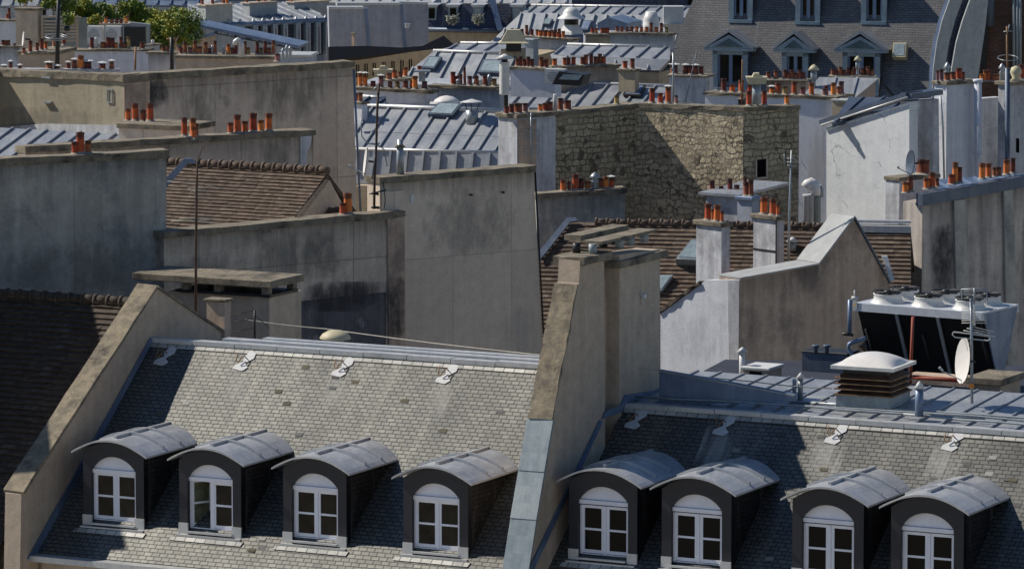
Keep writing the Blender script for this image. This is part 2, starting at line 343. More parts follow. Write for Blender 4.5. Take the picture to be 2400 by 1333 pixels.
def hatmesh():
    b=M(); n=16
    rings=[]
    for r,z in ((.1,.75),(1.5,.35)):
        rings.append([b.b.verts.new((math.cos(k*2*math.pi/n)*r*(1+(.06 if k%2 else -.06)),math.sin(k*2*math.pi/n)*r,z+(.12*r/1.5 if k%2 else 0))) for k in range(n)])
    for k in range(n): b.b.faces.new((rings[0][k],rings[0][(k+1)%n],rings[1][(k+1)%n],rings[1][k]))
    b.b.faces.new(rings[0])
    for k in range(3): a=k*2.1; b.tube([(math.cos(a)*.85,math.sin(a)*.85,-.1),(math.cos(a)*.95,math.sin(a)*.95,.5)],.07,5)
    return b
HAT=hatmesh().mesh(V((0,0,0)),'rain_cap',m_wm)
def cowlmesh():
    b=M(); b.lathe((0,0,0),[(.8,0),(.7,.35),(.9,.4),(.9,.48),(.6,.5),(.6,.66),(1.15,.68),(.9,.8),(.1,1.0)],12); return b
COWL=cowlmesh().mesh(V((0,0,0)),'metal_cowl',m_gm)
def pots(parent,A,B,lst,off=V((0,0,0))):
    """lst: (px, width px, height px, kind) kind: o orange b burnt y ochre p pink, capital letter = with rain cap, g = metal cowl"""
    out=[]
    for e in lst:
        x,wd,h,k=e[:4]; p=onl(A,B,x)+off; s=ppm(p); r=wd/s/2; hh=h/s
        if k=='g': inst(COWL,'metal_cowl',p,parent,(r,r,hh)); continue
        if k=='w':
            b=M(); b.lathe(p,[(r,0),(r,hh*.96),(r*.9,hh)],12); b.done('flue_pipe',m_wm,parent); continue
        mi={'o':0,'b':1,'y':2,'p':3}[k.lower()]; me=PM[(mi,random.randint(0,1))]
        o=inst(me,'chimney_pot',p,parent,(r*.96,r*.96,hh*random.uniform(.96,1.03)),random.uniform(0,6)); o.rotation_euler[0]=random.gauss(0,.018); o.rotation_euler[1]=random.gauss(0,.018); out.append(o)
        if k.isupper(): inst(HAT,'rain_cap',p+V((0,0,hh*.98)),o if False else parent,(r*1.0,r*1.0,max(r*.9,.12)),random.uniform(0,6))
    return out
def stack(parent,m,x0,x1,x2,yt,yb,Y,aL=-27,ch=8,ov=.09,cm=None,pl=(),name='masonry',cn='coping',aR=None,zb=None,nopc=False):
    """chimney box: left face x0..x1, near vertical edge at x1, right face x1..x2 (pixels), cap ch px thick"""
    c=W(x1,yt,Y); s=ppm(c); d1=hd(aL); aR=aL+90 if aR is None else aR; d2=hd(aR)
    wl=(c-onl(c-d1*20,c+d1*.01,x0)).length if x0<x1 else .3
    wr=(onl(c,c+d2*20,x2)-c).length if x2>x1 else .3
    z1=c.z-ch/s; z0=(CAM.z-(yb+800)/FP*Y) if zb is None else zb
    b=M(); b.box(V((c.x,c.y,z0)),-d1*wl,d2*wr,V((0,0,z1-z0))); o=b.done(name,m,parent)
    if ch:
        k=M(); k.box(V((c.x,c.y,z1))+d1*ov-d2*ov,-d1*(wl+2*ov),d2*(wr+2*ov),V((0,0,ch/s)))
        bmesh.ops.bevel(k.b,geom=k.b.edges[:],offset=.015,segments=1,affect='EDGES')
        k.done(cn,cm or m_cope,parent)
    if wl>=wr: A=c-d1*wl+d2*wr*.5; B=c+d2*wr*.5
    else: A=c-d1*wl*.5; B=A+d2*wr
    if pl: pots(parent,A,B,pl)
    return A,B,(c,d1,d2,wl,wr,z0,z1)
def wall(parent,name,m,pl,pts,th=.5,label=None,cat=None):
    b=M(); b.prism([pl.at(*q) if isinstance(q,tuple) else q for q in pts],-pl.n*th); return b.done(name,m,parent,label,cat)
def body(parent,name,m,pts,z0,z1):
    b=M(); b.prism([V((p.x,p.y,z0)) for p in pts],V((0,0,z1-z0))); return b.done(name,m,parent)
GZ=0.0
def pipe(parent,name,m,pts,r,n=8): return M().tube(pts,r,n).done(name,m,parent)

def stainmat(name,c,lo=.38,hi=.68,sx=1.0,sy=.35,seed=0,amt=.62):
    m,t,bs=mk(name); tc=nd(t,'ShaderNodeTexCoord'); g=nd(t,'ShaderNodeSeparateXYZ'); t.links.new(tc.outputs['Generated'],g.inputs[0])
    def M2(op,a,b):
        n=nd(t,'ShaderNodeMath',operation=op)
        for i,x in enumerate((a,b)):
            if isinstance(x,(int,float)): n.inputs[i].default_value=x
            else: t.links.new(x,n.inputs[i])
        return n.outputs[0]
    e=lambda o: M2('MULTIPLY',M2('MULTIPLY',o,M2('SUBTRACT',1,o)),4)
    ed=M2('POWER',M2('MULTIPLY',e(g.outputs[0]),e(g.outputs[2])),.45)
    n=M2('MULTIPLY',noise(t,uvv(t,sx,sy,seed),2.4,7,.72),M2('ADD',ed,.15))
    al=ramp(t,n,lo,hi,(0,0,0,1),(amt,amt,amt,1)); t.links.new(al,bs.inputs['Alpha'])
    t.links.new(mix(t,noise(t,uvv(t,2,.5,seed+2),3,5,.7),c,tuple(x*1.7 for x in c)),bs.inputs['Base Color']); bs.inputs['Roughness'].default_value=.95; return m
m_stain=stainmat('damp_stain',(.17,.165,.14),amt=.5); m_stain2=stainmat('soot_stain',(.035,.035,.04),.3,.6,1,.5,4,.75); m_stainw=stainmat('pale_runoff',(.42,.41,.38),.4,.62,2.2,.12,7,.35)
def stain(parent,pl,x0,y0,x1,y1,m,off=.006,name='stain'):
    b=M(); b.face([pl.at(*q)+pl.n*off for q in ((x0,y0),(x1,y0),(x1,y1),(x0,y1))]); return b.done(name,m,parent)

def dripmat():
    m,t,bs=mk('rain_drips'); tc=nd(t,'ShaderNodeTexCoord'); g=nd(t,'ShaderNodeSeparateXYZ'); t.links.new(tc.outputs['Generated'],g.inputs[0])
    n=noise(t,uvv(t,3.2,.12,3),1.9,5,.7); pw=nd(t,'ShaderNodeMath',operation='POWER'); t.links.new(g.outputs[2],pw.inputs[0]); pw.inputs[1].default_value=1.3
    ml=nd(t,'ShaderNodeMath',operation='MULTIPLY'); t.links.new(n,ml.inputs[0]); t.links.new(pw.outputs[0],ml.inputs[1])
    t.links.new(ramp(t,ml.outputs[0],.22,.6,(0,0,0,1),(.42,.42,.42,1)),bs.inputs['Alpha']); bs.inputs['Base Color'].default_value=(.09,.085,.075,1); bs.inputs['Roughness'].default_value=.95; return m
m_drip=dripmat()
def drips(parent,P,A,B,h=1.6):
    b=M(); o=P.n*.009; b.face([A+o,B+o,B+o-ZU_*h,A+o-ZU_*h]); return b.done('rain_stain',m_drip,parent)
ZU_=V((0,0,1))
# ================= GROUND =================
g=M(); g.face([V((-400,-50,0)),V((400,-50,0)),V((400,1500,0)),V((-400,1500,0))]); g.done('ground',plain('pale_bounce_ground',(.36,.32,.26),.95),kind='structure')  # unseen ground made pale to bounce warm light onto the walls
ZU=V((0,0,1))
def HPt(x,y,z):
    d=ray(x,y); return CAM+d*((z-CAM.z)/d.z)
# ================= FOREGROUND SLATE ROOFS =================
A1=-27; U=hd(A1); VV=hd(A1+90); SL=39
O=W(360,795,128); v0=VP(0,0,0,A1,O); O2=v0.at(1465,948)
RF=TP(O,A1,SL); RG=TP(O2,A1,SL)
U2=(O2-O).dot(U)
def rp(pl,o,u,s): return o+U*u+pl.dn*s
m_zincdr=zinc('dormer_zinc',(.38,.40,.43),(.60,.60,.60),.4,.33,12)
def hooks(parent,pl,lst):
    for i,(x,y) in enumerate(lst):
        p=pl.at(x,y); n=pl.n
        b=M(); pts=[p-pl.dn*.05-U*.14, p-pl.dn*.03, p+pl.dn*.13-U*.01+n*.06, p+pl.dn*.22-U*.14+n*.16, p+pl.dn*.20-U*.2+n*.2]
        b.tube([p+n*.02,p+n*.14+pl.dn*.04,p+n*.16+pl.dn*.17-U*.04,p+n*.1+pl.dn*.25-U*.1,p+n*.13+pl.dn*.2-U*.17,p+n*.2+pl.dn*.02-U*.17],.014,6)
        h=b.done('roof_hook',m_rust,parent)
        f=M(); q=lambda a,c: p+U*a*1.35+pl.dn*c*1.3+n*.012
        f.prism([q(.02,-.2),q(.15,-.14),q(.16,0),q(.03,.13),q(.13,.24),q(.05,.34),q(-.17,.3),q(-.16,.2),q(-.02,.1),q(-.06,-.02)],n*.012)
        f.done('flashing_patch',m_lead,h)
def dormer(parent,c,gm=m_glassw,open_=False,sc_=1.0):
    """c: middle of the front at roof level"""
    P=lambda u,v,z: c+(U*u+VV*v+ZU*z)*sc_
    hw=.86; ow=1.06; he=1.78; ri=.35; ir=.63; wb=.08; wt=1.36; wr=.33   # wall half width, eave, rise, opening
    def arc(w_,z0,r_,n=14,fl=0):
        Rr=(w_*w_+r_*r_)/(2*r_); a=math.asin(w_/Rr); out=[]
        for i in range(n+1):
            k=-a+2*a*i/n; u=Rr*math.sin(k); z=z0+r_-Rr+Rr*math.cos(k)
            if fl: z+=fl*max(0,abs(u)/w_-.75)*1.0*.3
            out.append((u,z))
        return out
    b=M()
    # cheeks and the front frame with its arched opening
    for s in (-1,1):
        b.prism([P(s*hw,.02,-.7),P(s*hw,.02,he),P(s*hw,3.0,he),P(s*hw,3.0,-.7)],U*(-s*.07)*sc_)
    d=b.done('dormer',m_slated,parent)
    b=M(); inn=arc(ir,wt,wr); out=arc(hw,he-.02,ri-.05)
    for i in range(14):
        b.prism([P(inn[i][0],0,inn[i][1]),P(inn[i+1][0],0,inn[i+1][1]),P(out[i+1][0],0,out[i+1][1]),P(out[i][0],0,out[i][1])],VV*.2*sc_)
    for s in (-1,1):
        b.prism([P(s*ir,0,-.35),P(s*hw,0,-.35),P(s*hw,0,he-.02),P(s*ir,0,wt)],VV*.2*sc_)
    b.prism([P(-ir,.0,-.35),P(ir,0,-.35),P(ir,0,wb-.03),P(-ir,0,wb-.03)],VV*.2*sc_)
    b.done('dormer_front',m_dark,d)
    b=M(); o=arc(ow,he-.03,ri+.03,18,.5); i_=[(u,z-.045) for u,z in o]; L=3.4
    for k in range(18):
        f=[P(o[k][0],-.22,o[k][1]),P(o[k+1][0],-.22,o[k+1][1]),P(i_[k+1][0],-.22,i_[k+1][1]),P(i_[k][0],-.22,i_[k][1])]
        b.prism(f,VV*L*sc_+ZU*.02)
    for v in (.75,1.55):
        for k in range(2,17):
            p=[P(o[k][0],v,o[k][1]),P(o[k+1][0],v,o[k+1][1])]; t=.075
            b.prism([p[0],p[1],p[1]+ZU*t,p[0]+ZU*t],VV*.085)
    b.box(P(-.05,.1,he+ri-.02),VV*2.6,U*.08,ZU*.09)
    b.done('dormer_roof',m_zincdr,d)
    b=M(); b.box(P(-hw-.03,-.13,-.10),U*(2*hw+.06),VV*.3,ZU*.06); 
    for s in (-1,1): b.box(P(s*(hw-.12)-.12*0-.11*0,-.03,-.1)-U*.13,U*.26,VV*.05,ZU*.33)
    b.box(P(-ir,-.09,wb-.08),U*2*ir,VV*.25,ZU*.045)
    b.done('flashing',m_zincw,d)
    pl_=RF if gm is m_glassw else RG; b=M(); q0=c+pl_.n*.014+pl_.dn*.16; b.prism([q0-U*.98,q0+U*1.0,q0+U*.97+pl_.dn*.15,q0-U*1.02+pl_.dn*.14],pl_.n*.012); b.done('apron',M_LEAD,d)
    # window
    fy=.12; b=M(); lu=arc(ir,wt,wr)
    b.prism([P(u,fy,z) for u,z in lu],VV*.05)                                  # arched head panel
    b.box(P(-ir,fy-.05,wt-.10),U*2*ir,VV*.1,ZU*.095)                              # head rail
    b.box(P(-ir,fy,wb-.03),U*2*ir,VV*.06,ZU*.07)
    for s in (-1,1): b.box(P(s*ir,fy,wb+.04),U*(-s*.045),VV*.06,ZU*(wt-.14-wb))
    zt=wt-.10; 
    def sash(o_,e,flip=1):   # o_ outer bottom corner, e direction
        w_=.575; n=V((e.y,-e.x,0)); 
        if n.y>0: n=-n
        for a,ww in ((0,.06),(w_-.075,.075)): b.box(o_+e*a,e*ww,-n*.05,ZU*(zt-wb-.05))
        for z,hh in ((0,.08),((zt-wb)/2-.05,.05),(zt-wb-.05-.065,.065)): b.box(o_+e*.06+ZU*z-n*.003,e*(w_-.13),-n*.042,ZU*hh)
        return [o_+e*.05-n*.025+ZU*.04,o_+e*(w_-.05)-n*.025+ZU*.04,o_+e*(w_-.05)-n*.025+ZU*(zt-wb-.08),o_+e*.05-n*.025+ZU*(zt-wb-.08)]
    gl=M(); q=sash(P(ir-.045,fy+.012,wb+.05),-U); gl.prism(q,VV*.006)
    if open_:
        e=(U*math.cos(R(62))+VV*math.sin(R(62))); q=sash(P(-ir+.05,fy+.02,wb+.05),e); gl2=M(); gl2.prism(q,(U*.006)); 
        b.box(P(-.06,fy,wb+.04),U*.1,VV*.05,ZU*(zt-wb-.04))
    else:
        q=sash(P(-ir+.045,fy+.012,wb+.05),U); gl.prism(q,VV*.006); b.box(P(-.025,fy-.01,wb+.04),U*.05,VV*.05,ZU*(zt-wb-.04))
    b.done('window_frame',m_frame,d); gl.done('window_pane',gm,d)
    if open_: gl2.done('open_window_pane',plain('painted_reflection_glass',(.16,.17,.11),.2,var=.7,sc_=3),d)  # greenish reflection put into the open pane's base colour
    b=M(); b.box(P(-ir,.75,wb-.05),U*2*ir,VV*.02,ZU*1.6); b.done('dark_room_sheet',m_void,d)  # black sheet stands for the unlit room behind the window
    return d
M_LEAD=slate('lead_slates',(.36,.36,.34),(.56,.55,.52),.28,.4,ms=.01,mossy=.2)
BL=thing('slate_roof_building','grey slate mansard with four barrel-roofed dormers, left of the tall party wall','building',O-ZU*O.z+ZU*0)
S1=8.2
roofq=[rp(RF,O,0,0),rp(RF,O,U2-.5,0),rp(RF,O,U2-.5,S1-.95),rp(RF,O,0,S1-.95)]
def loose(b,pl,o,u0,u1,s0,s1,n):
    for i in range(n):
        u=random.uniform(u0,u1); k=int(random.uniform(s0,s1)/.125)*.125; tw=random.gauss(0,.04); h=random.uniform(.006,.022); c=rp(pl,o,u,k)
        e=pl.d*math.cos(tw)+pl.dn*math.sin(tw); g=pl.dn*math.cos(tw)-pl.d*math.sin(tw); f=b.face([c+pl.n*.004,c+e*.2+pl.n*.004,c+e*.2+g*.125+pl.n*h,c+g*.125+pl.n*h]); f.material_index=random.choice((1,1,2,3))
LOOSE=[plain('dark_slate_piece',(.065,.065,.063),.6,var=.4),plain('mossy_slate_piece',(.11,.095,.06),.9,var=.5),plain('pale_slate_piece',(.26,.255,.23),.6,var=.2)]
b=M(); b.prism(roofq,-RF.n*.15); loose(b,RF,O,.2,U2-.8,.4,7,38); r_=b.done('roof',m_slate,BL); [r_.data.materials.append(x) for x in LOOSE]
b=M(); b.prism([rp(RF,O,0,.10)+RF.n*.01,rp(RF,O,U2-.55,.10)+RF.n*.01,rp(RF,O,U2-.55,.27)+RF.n*.01,rp(RF,O,0,.27)+RF.n*.01],RF.n*.01); b.done('lead_slate_row',M_LEAD,r_)
# ridge capping
b=M(); 
for k in range(0,10):
    a=k*1.22; e=min(a+1.2,U2-.55); j=random.uniform(-.01,.01)
    b.box(O+U*a+VV*-.14+ZU*(-.05+j),U*(e-a),VV*.30,ZU*.11)
b.box(O+VV*.5+U*1.7+ZU*.0,U*(U2-2.6),VV*.35,ZU*.06); b.box(O+VV*.95+U*2.6+ZU*.0,U*(U2-4.6),VV*.3,ZU*.07)
b.done('ridge_capping',m_zincw,r_)
eb=rp(RF,O,0,S1-.95)
b=M(); b.box(eb+V((0,0,-.16)),U*(U2-.5),-VV*.35,ZU*.14); b.done('gutter',m_zincw,BL)
body(BL,'wall',m_tanw,[eb+VV*.1,eb+U*(U2-.5)+VV*.1,O+U*(U2-.5)+VV*6,O+VV*6],0,eb.z-.1)
b=M(); b.prism([O+VV*0+ZU*-.1,O+U*(U2-.5)-ZU*.1,O+U*(U2-.5)+VV*6-ZU*1.2,O+VV*6-ZU*1.2],-ZU*.2); b.done('rear_roof',m_zinc,BL)
b=M(); 
b.prism([O-ZU*.2,O-ZU*6,eb+VV*.1-ZU*1,eb+VV*.1],U*.1); b.done('inner_wall',m_tan,BL)
def rstain(par,pl,x,y0,y1,w_,m): b=M(); b.face([pl.at(x-w_,y0)+pl.n*.006,pl.at(x+w_,y0)+pl.n*.006,pl.at(x+w_-(y1-y0)*.4,y1)+pl.n*.006,pl.at(x-w_-(y1-y0)*.4,y1)+pl.n*.006]); b.done('stain',m,par)
for x,y in ((578,870),(808,884),(1052,900)): rstain(r_,RF,x,y-20,y+90,26,m_stainw)
hooks(BL,RF,[(392,828),(578,840),(808,854),(1052,870)])
fl=VP(0,0,0,A1,RF.at(655,1266))
def dpos(pl,fr,cx):
    # point where front plane fr meets the roof plane pl, at pixel column cx
    P0=fr.at(cx,1270)
    for _ in range(3): P0=onl(P0-U,P0+U,cx)
    # height of the roof plane over that plan point
    n=pl.n; z=pl.p.z-((P0-pl.p).x*n.x+(P0-pl.p).y*n.y)/n.z
    return V((P0.x,P0.y,z))
for cx,op in ((267,False),(493,True),(738,False),(1021,False)):
    dormer(BL,dpos(RF,fl,cx),open_=op)
BR=thing('slate_roof_building','grey slate mansard with four barrel-roofed dormers, right of the tall party wall','building',O2-ZU*O2.z)
UR=13.5; SR=8.8
b=M(); b.prism([rp(RG,O2,0,0),rp(RG,O2,UR,0),rp(RG,O2,UR,SR),rp(RG,O2,0,SR)],-RG.n*.15); loose(b,RG,O2,.3,11.5,.4,7,38); r_=b.done('roof',m_slate2,BR); [r_.data.materials.append(x) for x in LOOSE]
b=M(); b.prism([rp(RG,O2,0.02,.10)+RG.n*.01,rp(RG,O2,UR,.10)+RG.n*.01,rp(RG,O2,UR,.27)+RG.n*.01,rp(RG,O2,0.02,.27)+RG.n*.01],RG.n*.01); b.done('lead_slate_row',M_LEAD,r_)
b=M()
for k in range(0,11):
    a=k*1.22; j=random.uniform(-.01,.01); b.box(O2+U*a+VV*-.14+ZU*(-.05+j),U*1.2,VV*.28,ZU*.11)
b.done('ridge_capping',m_zincw,r_)
er=rp(RG,O2,0,SR)
body(BR,'wall',m_tanw,[er+VV*.1,er+U*UR+VV*.1,O2+U*UR+VV*9,O2+VV*9],0,er.z-.1)
for x,y in ((1702,1010),(1964,1030),(2238,1046)): rstain(r_,RG,x,y-20,y+110,40,m_stainw)
hooks(BR,RG,[(1496,975),(1702,990),(1964,1010),(2238,1026)])
fr=VP(0,0,0,A1,RG.at(1335,1306))
for cx in (1413,1632,1940,2173): dormer(BR,dpos(RG,fr,cx),m_glass,sc_=1.03)
# nearly flat zinc terrace behind the right roof
FT=TP(O2+VV*.12+ZU*.0,A1,4)
q=[O2+VV*.12,O2+U*14+VV*.12,O2+U*14+VV*4.2+ZU*.3,O2+VV*4.2+ZU*.3]
zroof(BR,'flat_roof',m_zinc,FT,q,sp=.62,rw=.04,rh=.05,cross=1.3)
b=M()
for k,(u0,u1,v) in enumerate(((0,9,.5),(1,13,.9),(.4,6,1.5),(4,13,1.35),(7,13,.62),(0.2,7,2.2))):
    p=O2+U*u0+VV*v+ZU*.13; e=O2+U*u1+VV*(v+random.uniform(-.25,.25))+ZU*.13
    n=8; b.tube([p+(e-p)*(i/n)+VV*random.uniform(-.04,.04)+ZU*random.uniform(0,.05) for i in range(n+1)],.03,5)
b.done('cable_run',m_gm,BR)
# ---- gable wall at the left of the slate roof
gp=VP(0,0,0,A1+90,O)
def slab_on(parent,name,m,A,B,wid,th,side,over=.06,sub=10,rough=.012):
    """sloping coping from A to B lying on a wall; side = direction of the wall's thickness"""
    d=(B-A).normalized(); n=d.cross(side).normalized()
    if n.z<0: n=-n
    b=M(); b.box(A-side*over-n*.02,B-A,side*(wid+2*over),n*th)
    bmesh.ops.subdivide_edges(b.b,edges=[e for e in b.b.edges if abs((e.verts[1].co-e.verts[0].co).normalized().dot(d))>.9],cuts=sub)
    for v in b.b.verts: v.co+=V([random.uniform(-rough,rough) for _ in range(3)])
    return b.done(name,m,parent)
GW=thing('gable_wall','tan gable wall with a broad lichened coping, at the left end of the slate roof','wall',gp.at(200,1100))
wall(GW,'masonry',m_tan,gp,[(365,674),(50,1158),(44,1500),(330,1500),(560,1000),(560,800)],.46)
slab_on(GW,'coping',m_cope2,gp.at(366,672),gp.at(52,1156),.46,.09,-U)
slab_on(GW,'coping',m_cope,gp.at(366,672),gp.at(548,795),.46,.06,-U)
b=M(); b.prism([gp.at(360,790)+U*.02,gp.at(350,790)+U*.02,gp.at(62,1308)+U*.02,gp.at(78,1312)+U*.02],U*.03); b.done('flashing',m_zincb,GW)
# ---- party wall with the tall stack between the two slate roofs
sp_=VP(0,0,0,A1+90,O2)
PW=thing('party_wall','tall tan party wall with chimney stack and concrete caps, between the two slate roofs','wall',sp_.at(1330,1200))
wall(PW,'masonry',m_tan,sp_,[(1360,606),(1357,662),(1293,985),(1234,1335),(1200,1500),(1420,1500),(1416,600)],.56)
b=M(); b.prism([sp_.at(1416,601)-U*.32,sp_.at(1451,597)-U*.32,sp_.at(1451,1300)-U*.32,sp_.at(1416,1300)-U*.32],-U*.25); b.done('masonry_recess',m_brown,PW)
b=M(); b.prism([sp_.at(1450,597)+U*.02,sp_.at(1545,584)+U*.02,sp_.at(1545,1100)+U*.02,sp_.at(1450,1100)+U*.02],-U*.62); b.done('chimney_stack',m_tanw,PW)
slab_on(PW,'pitted_coping',m_cope2,sp_.at(1353,668),sp_.at(1292,984),.56,.07,-U,.03,14,.02)
for i,(y0,y1,x0,x1) in enumerate(((984,1106,1293,1272),(1104,1218,1272.5,1253),(1216,1340,1253.5,1234))):
    slab_on(PW,'zinc_capping',m_zincg,sp_.at(x0,y0),sp_.at(x1,y1),.56,.05+.012*(2-i),-U,.06,2,.003)
b=M(); b.prism([sp_.at(1408,980)+U*.03,sp_.at(1450,965)+U*.03,sp_.at(1466,940)+U*.03,sp_.at(1545,925)+U*.03,sp_.at(1545,912)+U*.03,sp_.at(1460,925)+U*.03,sp_.at(1450,948)+U*.03,sp_.at(1416,962)+U*.03],U*.05)
b.prism([sp_.at(1410,985)+U*.02,sp_.at(1402,985)+U*.02,sp_.at(1228,1350)+U*.02,sp_.at(1240,1350)+U*.02],U*.03); b.done('flashing',m_zincb,PW)
def capslab(x0,x1,yt,th,uo,ui,name='cap',m=m_cope,zz=None):
    a=sp_.at(x0,yt); c=sp_.at(x1,yt); c=onl(a,a+VV*9,x1); b=M(); b.box(a+U*uo-ZU*th,-U*(uo+ui),c-a,ZU*th)
    bmesh.ops.subdivide_edges(b.b,edges=b.b.edges[:],cuts=3)
    for v in b.b.verts: v.co+=V([random.uniform(-.015,.015) for _ in range(3)])
    b.done(name,m,PW); return a,c
a,c=capslab(1360,1425,604,.19,.10,.72)
a2,c2=capslab(1444,1556,612,.17,.12,.78,zz=a.z)
top=a.z+.02
for (x,w_) in ((1400,.11),(1462,.12),(1487,.13),(1520,.12)):
    for uo in (-.12,-.55):
        p=onl(a,c,x)+U*uo; p.z=top-.03; M().lathe(p,[(w_*.9,0),(w_*.9,.24)],8).done('cap_support',m_zincg if uo==-.12 else m_black,PW)
b=M(); p=onl(a,c,1402); p.z=top+.20
b.box(p+U*.1,-U*.5,VV*3.0,ZU*.07); b.done('raised_slab',m_cope,PW)
b=M(); b.box(p-U*.55+VV*.2+ZU*.03,-U*.45,VV*2.6,ZU*.13); b.done('raised_slab',m_cope,PW)
b=M(); b.lathe(sp_.at(1504,700)+U*.05,[(.0,0),(.07,.01),(.07,.12),(0,.13)],8); b.tube([sp_.at(1497,683)+U*.05,sp_.at(1500,700)+U*.06,sp_.at(1498,708)+U*.08,sp_.at(1504,712)+U*.07],.014,5); b.done('wall_lamp',m_wm,PW)
# ---- dark tiled roof at far left
TR=TP(W(290,712,130.3),A1,40)
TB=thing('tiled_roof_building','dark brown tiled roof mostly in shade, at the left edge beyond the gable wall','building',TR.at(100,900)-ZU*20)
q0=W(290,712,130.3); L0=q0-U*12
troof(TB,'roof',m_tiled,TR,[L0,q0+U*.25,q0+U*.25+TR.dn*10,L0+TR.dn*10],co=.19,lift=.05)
ridge(TB,m_tiled,L0+ZU*.05,q0+U*.3+ZU*.05,.14,.38)
b=M(); b.prism([L0-ZU*.1,q0-ZU*.1,q0+VV*5-ZU*4,L0+VV*5-ZU*4],-ZU*.2); b.done('rear_roof',m_tiled,TB)
body(TB,'wall',m_tanw,[L0+TR.dn*9.5,q0+TR.dn*9.5,q0+VV*5,L0+VV*5],0,(q0+TR.dn*9.9).z)
# unseen block added off to the left, shaped to shade tiles and coping
Q=TR.at(238,800); k=9.5; Pb=Q+SD*k; Qf=gp.at(75,1052)-U*.3; kf=((Qf-Pb).dot(U))/(-SD.dot(U)); Pf=Qf+SD*kf
b=M(); ln=(Pb-Pf).dot(VV)
b.box(V((Pf.x,Pf.y,0)),VV*(ln+5),-U*2.2,ZU*(Pb.z)); NB=b.done('shade_block',m_tanw); tag(NB,'plain unseen block beyond the left edge, added to cast shade','building')
# ================= ROOF TERRACE AT RIGHT =================
zf=O2.z+.15
def onz(x,y,z=None): return HPt(x,y,zf if z is None else z)
# low blue upstand
UT=thing('roof_upstand','pale blue metal upstand sloping down behind the tall party wall','roof',onz(1600,930))
pa=VP(0,0,0,A1,onz(1545,930)); wall(UT,'metal_face',m_zincb,pa,[(1545,866),(1700,893),(1862,924),(1862,940),(1545,950)],.12)
slab_on(UT,'zinc_edge',m_zinc,pa.at(1862,926),pa.at(1545,868),.12,.03,VV,.03,3,.002)
# domed ventilator
DV=thing('roof_ventilator','large square ventilator with rusty louvres under a frosted white dome','ventilator',onz(2045,955))
c=onz(2083,958); s=ppm(c); hw=.62; aU=hd(-24); aV=hd(66)
def sq(r,z): return [c-aU*.62+aV*.62+ (aU*a+aV*bb)*r+ZU*z for a,bb in ((-1,-1),(1,-1),(1,1),(-1,1))]
b=M(); b.prism(sq(.69,0),ZU*.27); b.done('kerb',m_zincg,DV)
b=M(); b.prism(sq(.56,.25),ZU*.68); b.done('vent_core',m_black,DV)
for k in range(4):
    z=.29+k*.13; b=M(); lo=sq(.73,z); hi=sq(.57,z+.11)
    for i in range(4): b.face([lo[i],lo[(i+1)%4],hi[(i+1)%4],hi[i]])
    o=b.done('louvre',m_brn,DV); b=M(); b.prism(sq(.735,z-.012),ZU*.028); b.done('louvre_edge',m_rust,o)  # lit slat edges put in as lighter rust strips on darker slats
b=M(); b.prism(sq(.80,.91),ZU*.08); b.done('cover_rim',m_wm,DV)
b=M(); N=14; cc=c-aU*.62+aV*.62
gv=[[None]*(N+1) for _ in range(N+1)]
for i in range(N+1):
    for j in range(N+1):
        x=-1+2*i/N; y=-1+2*j/N; h=.27*((1-x**2)*(1-y**2))**.62 if abs(x)<1 and abs(y)<1 else 0
        gv[i][j]=b.b.verts.new(cc+aU*x*.71+aV*y*.71+ZU*(.985+h))
for i in range(N):
    for j in range(N):
        f=b.b.faces.new((gv[i][j],gv[i+1][j],gv[i+1][j+1],gv[i][j+1])); f.smooth=True
b.done('dome',m_dome,DV)
# pipes and small vents
def ventpipe(px,yt,yb,wpx,label,hat=1.9,m=m_gm,z=None,dbl=False):
    p=onz(px,yb,z); s=ppm(p); h=(yb-yt)/s; r=wpx/s/2
    t_=thing('vent_pipe',label,'vent pipe',p)
    M().lathe(p,[(r,0),(r,h*.78)],10).done('pipe',m,t_)
    if dbl: M().lathe(p-U*.16,[(r*.8,0),(r*.8,h*.75)],10).done('pipe',m,t_)
    b=M(); b.lathe(p+ZU*h*.8,[(r*hat,0),(r*.15,h*.2)],12); b.done('cap',m_wm,t_); b=M(); b.lathe(p+ZU*h*.76,[(r*.5,0),(r*.5,h*.06)],6); b.done('cap_stem',m,t_); return t_
ventpipe(1876,872,938,12,'thin twin galvanised vent pipe with pointed cap on the zinc roof',2.0,dbl=True)
ventpipe(2154,892,975,20,'stout grey vent pipe with pointed cap, right of the domed ventilator',1.35,m_zincb)
zb=zf-.6
CB=thing('vent_box','small concrete vent box with flat metal lid, before the white wall','vent box',onz(1790,905,zb))
stack(CB,m_tanw,1742,1800,1832,862,912,onz(1800,912,zb).y,A1,7,.06,m_wm,name='box',cn='lid')
b=M(); pq=VP(1742,880,onz(1742,912,zb).y-.03,A1); b.prism([pq.at(1756,869),pq.at(1784,872),pq.at(1784,881),pq.at(1756,878)],VV*.05-U*0); b.done('opening',m_void,CB)
t_=thing('vent_pipe','tall white pipe with conical cap beside the concrete vent box','vent pipe',onz(1739,900,zb))
p=onz(1739,905,zb); b=M(); b.tube([p+ZU*0,p+ZU*.85],.075,10); b.done('pipe',m_wm,t_); M().lathe(p+ZU*.88,[(.15,0),(.02,.12)],12).done('cap',m_wm,t_)
TD=M(); TD.prism([onz(1540,925,zb-.05),onz(1700,955,zb-.05),onz(2600,1010,zb-.05),onz(2600,860,zb-.05),onz(1700,842,zb-.05)],-ZU*.3)
TD.done('terrace',plain('dark_terrace_felt',(.022,.027,.045),.8,var=.4,sc_=2),label=None,kind='structure')
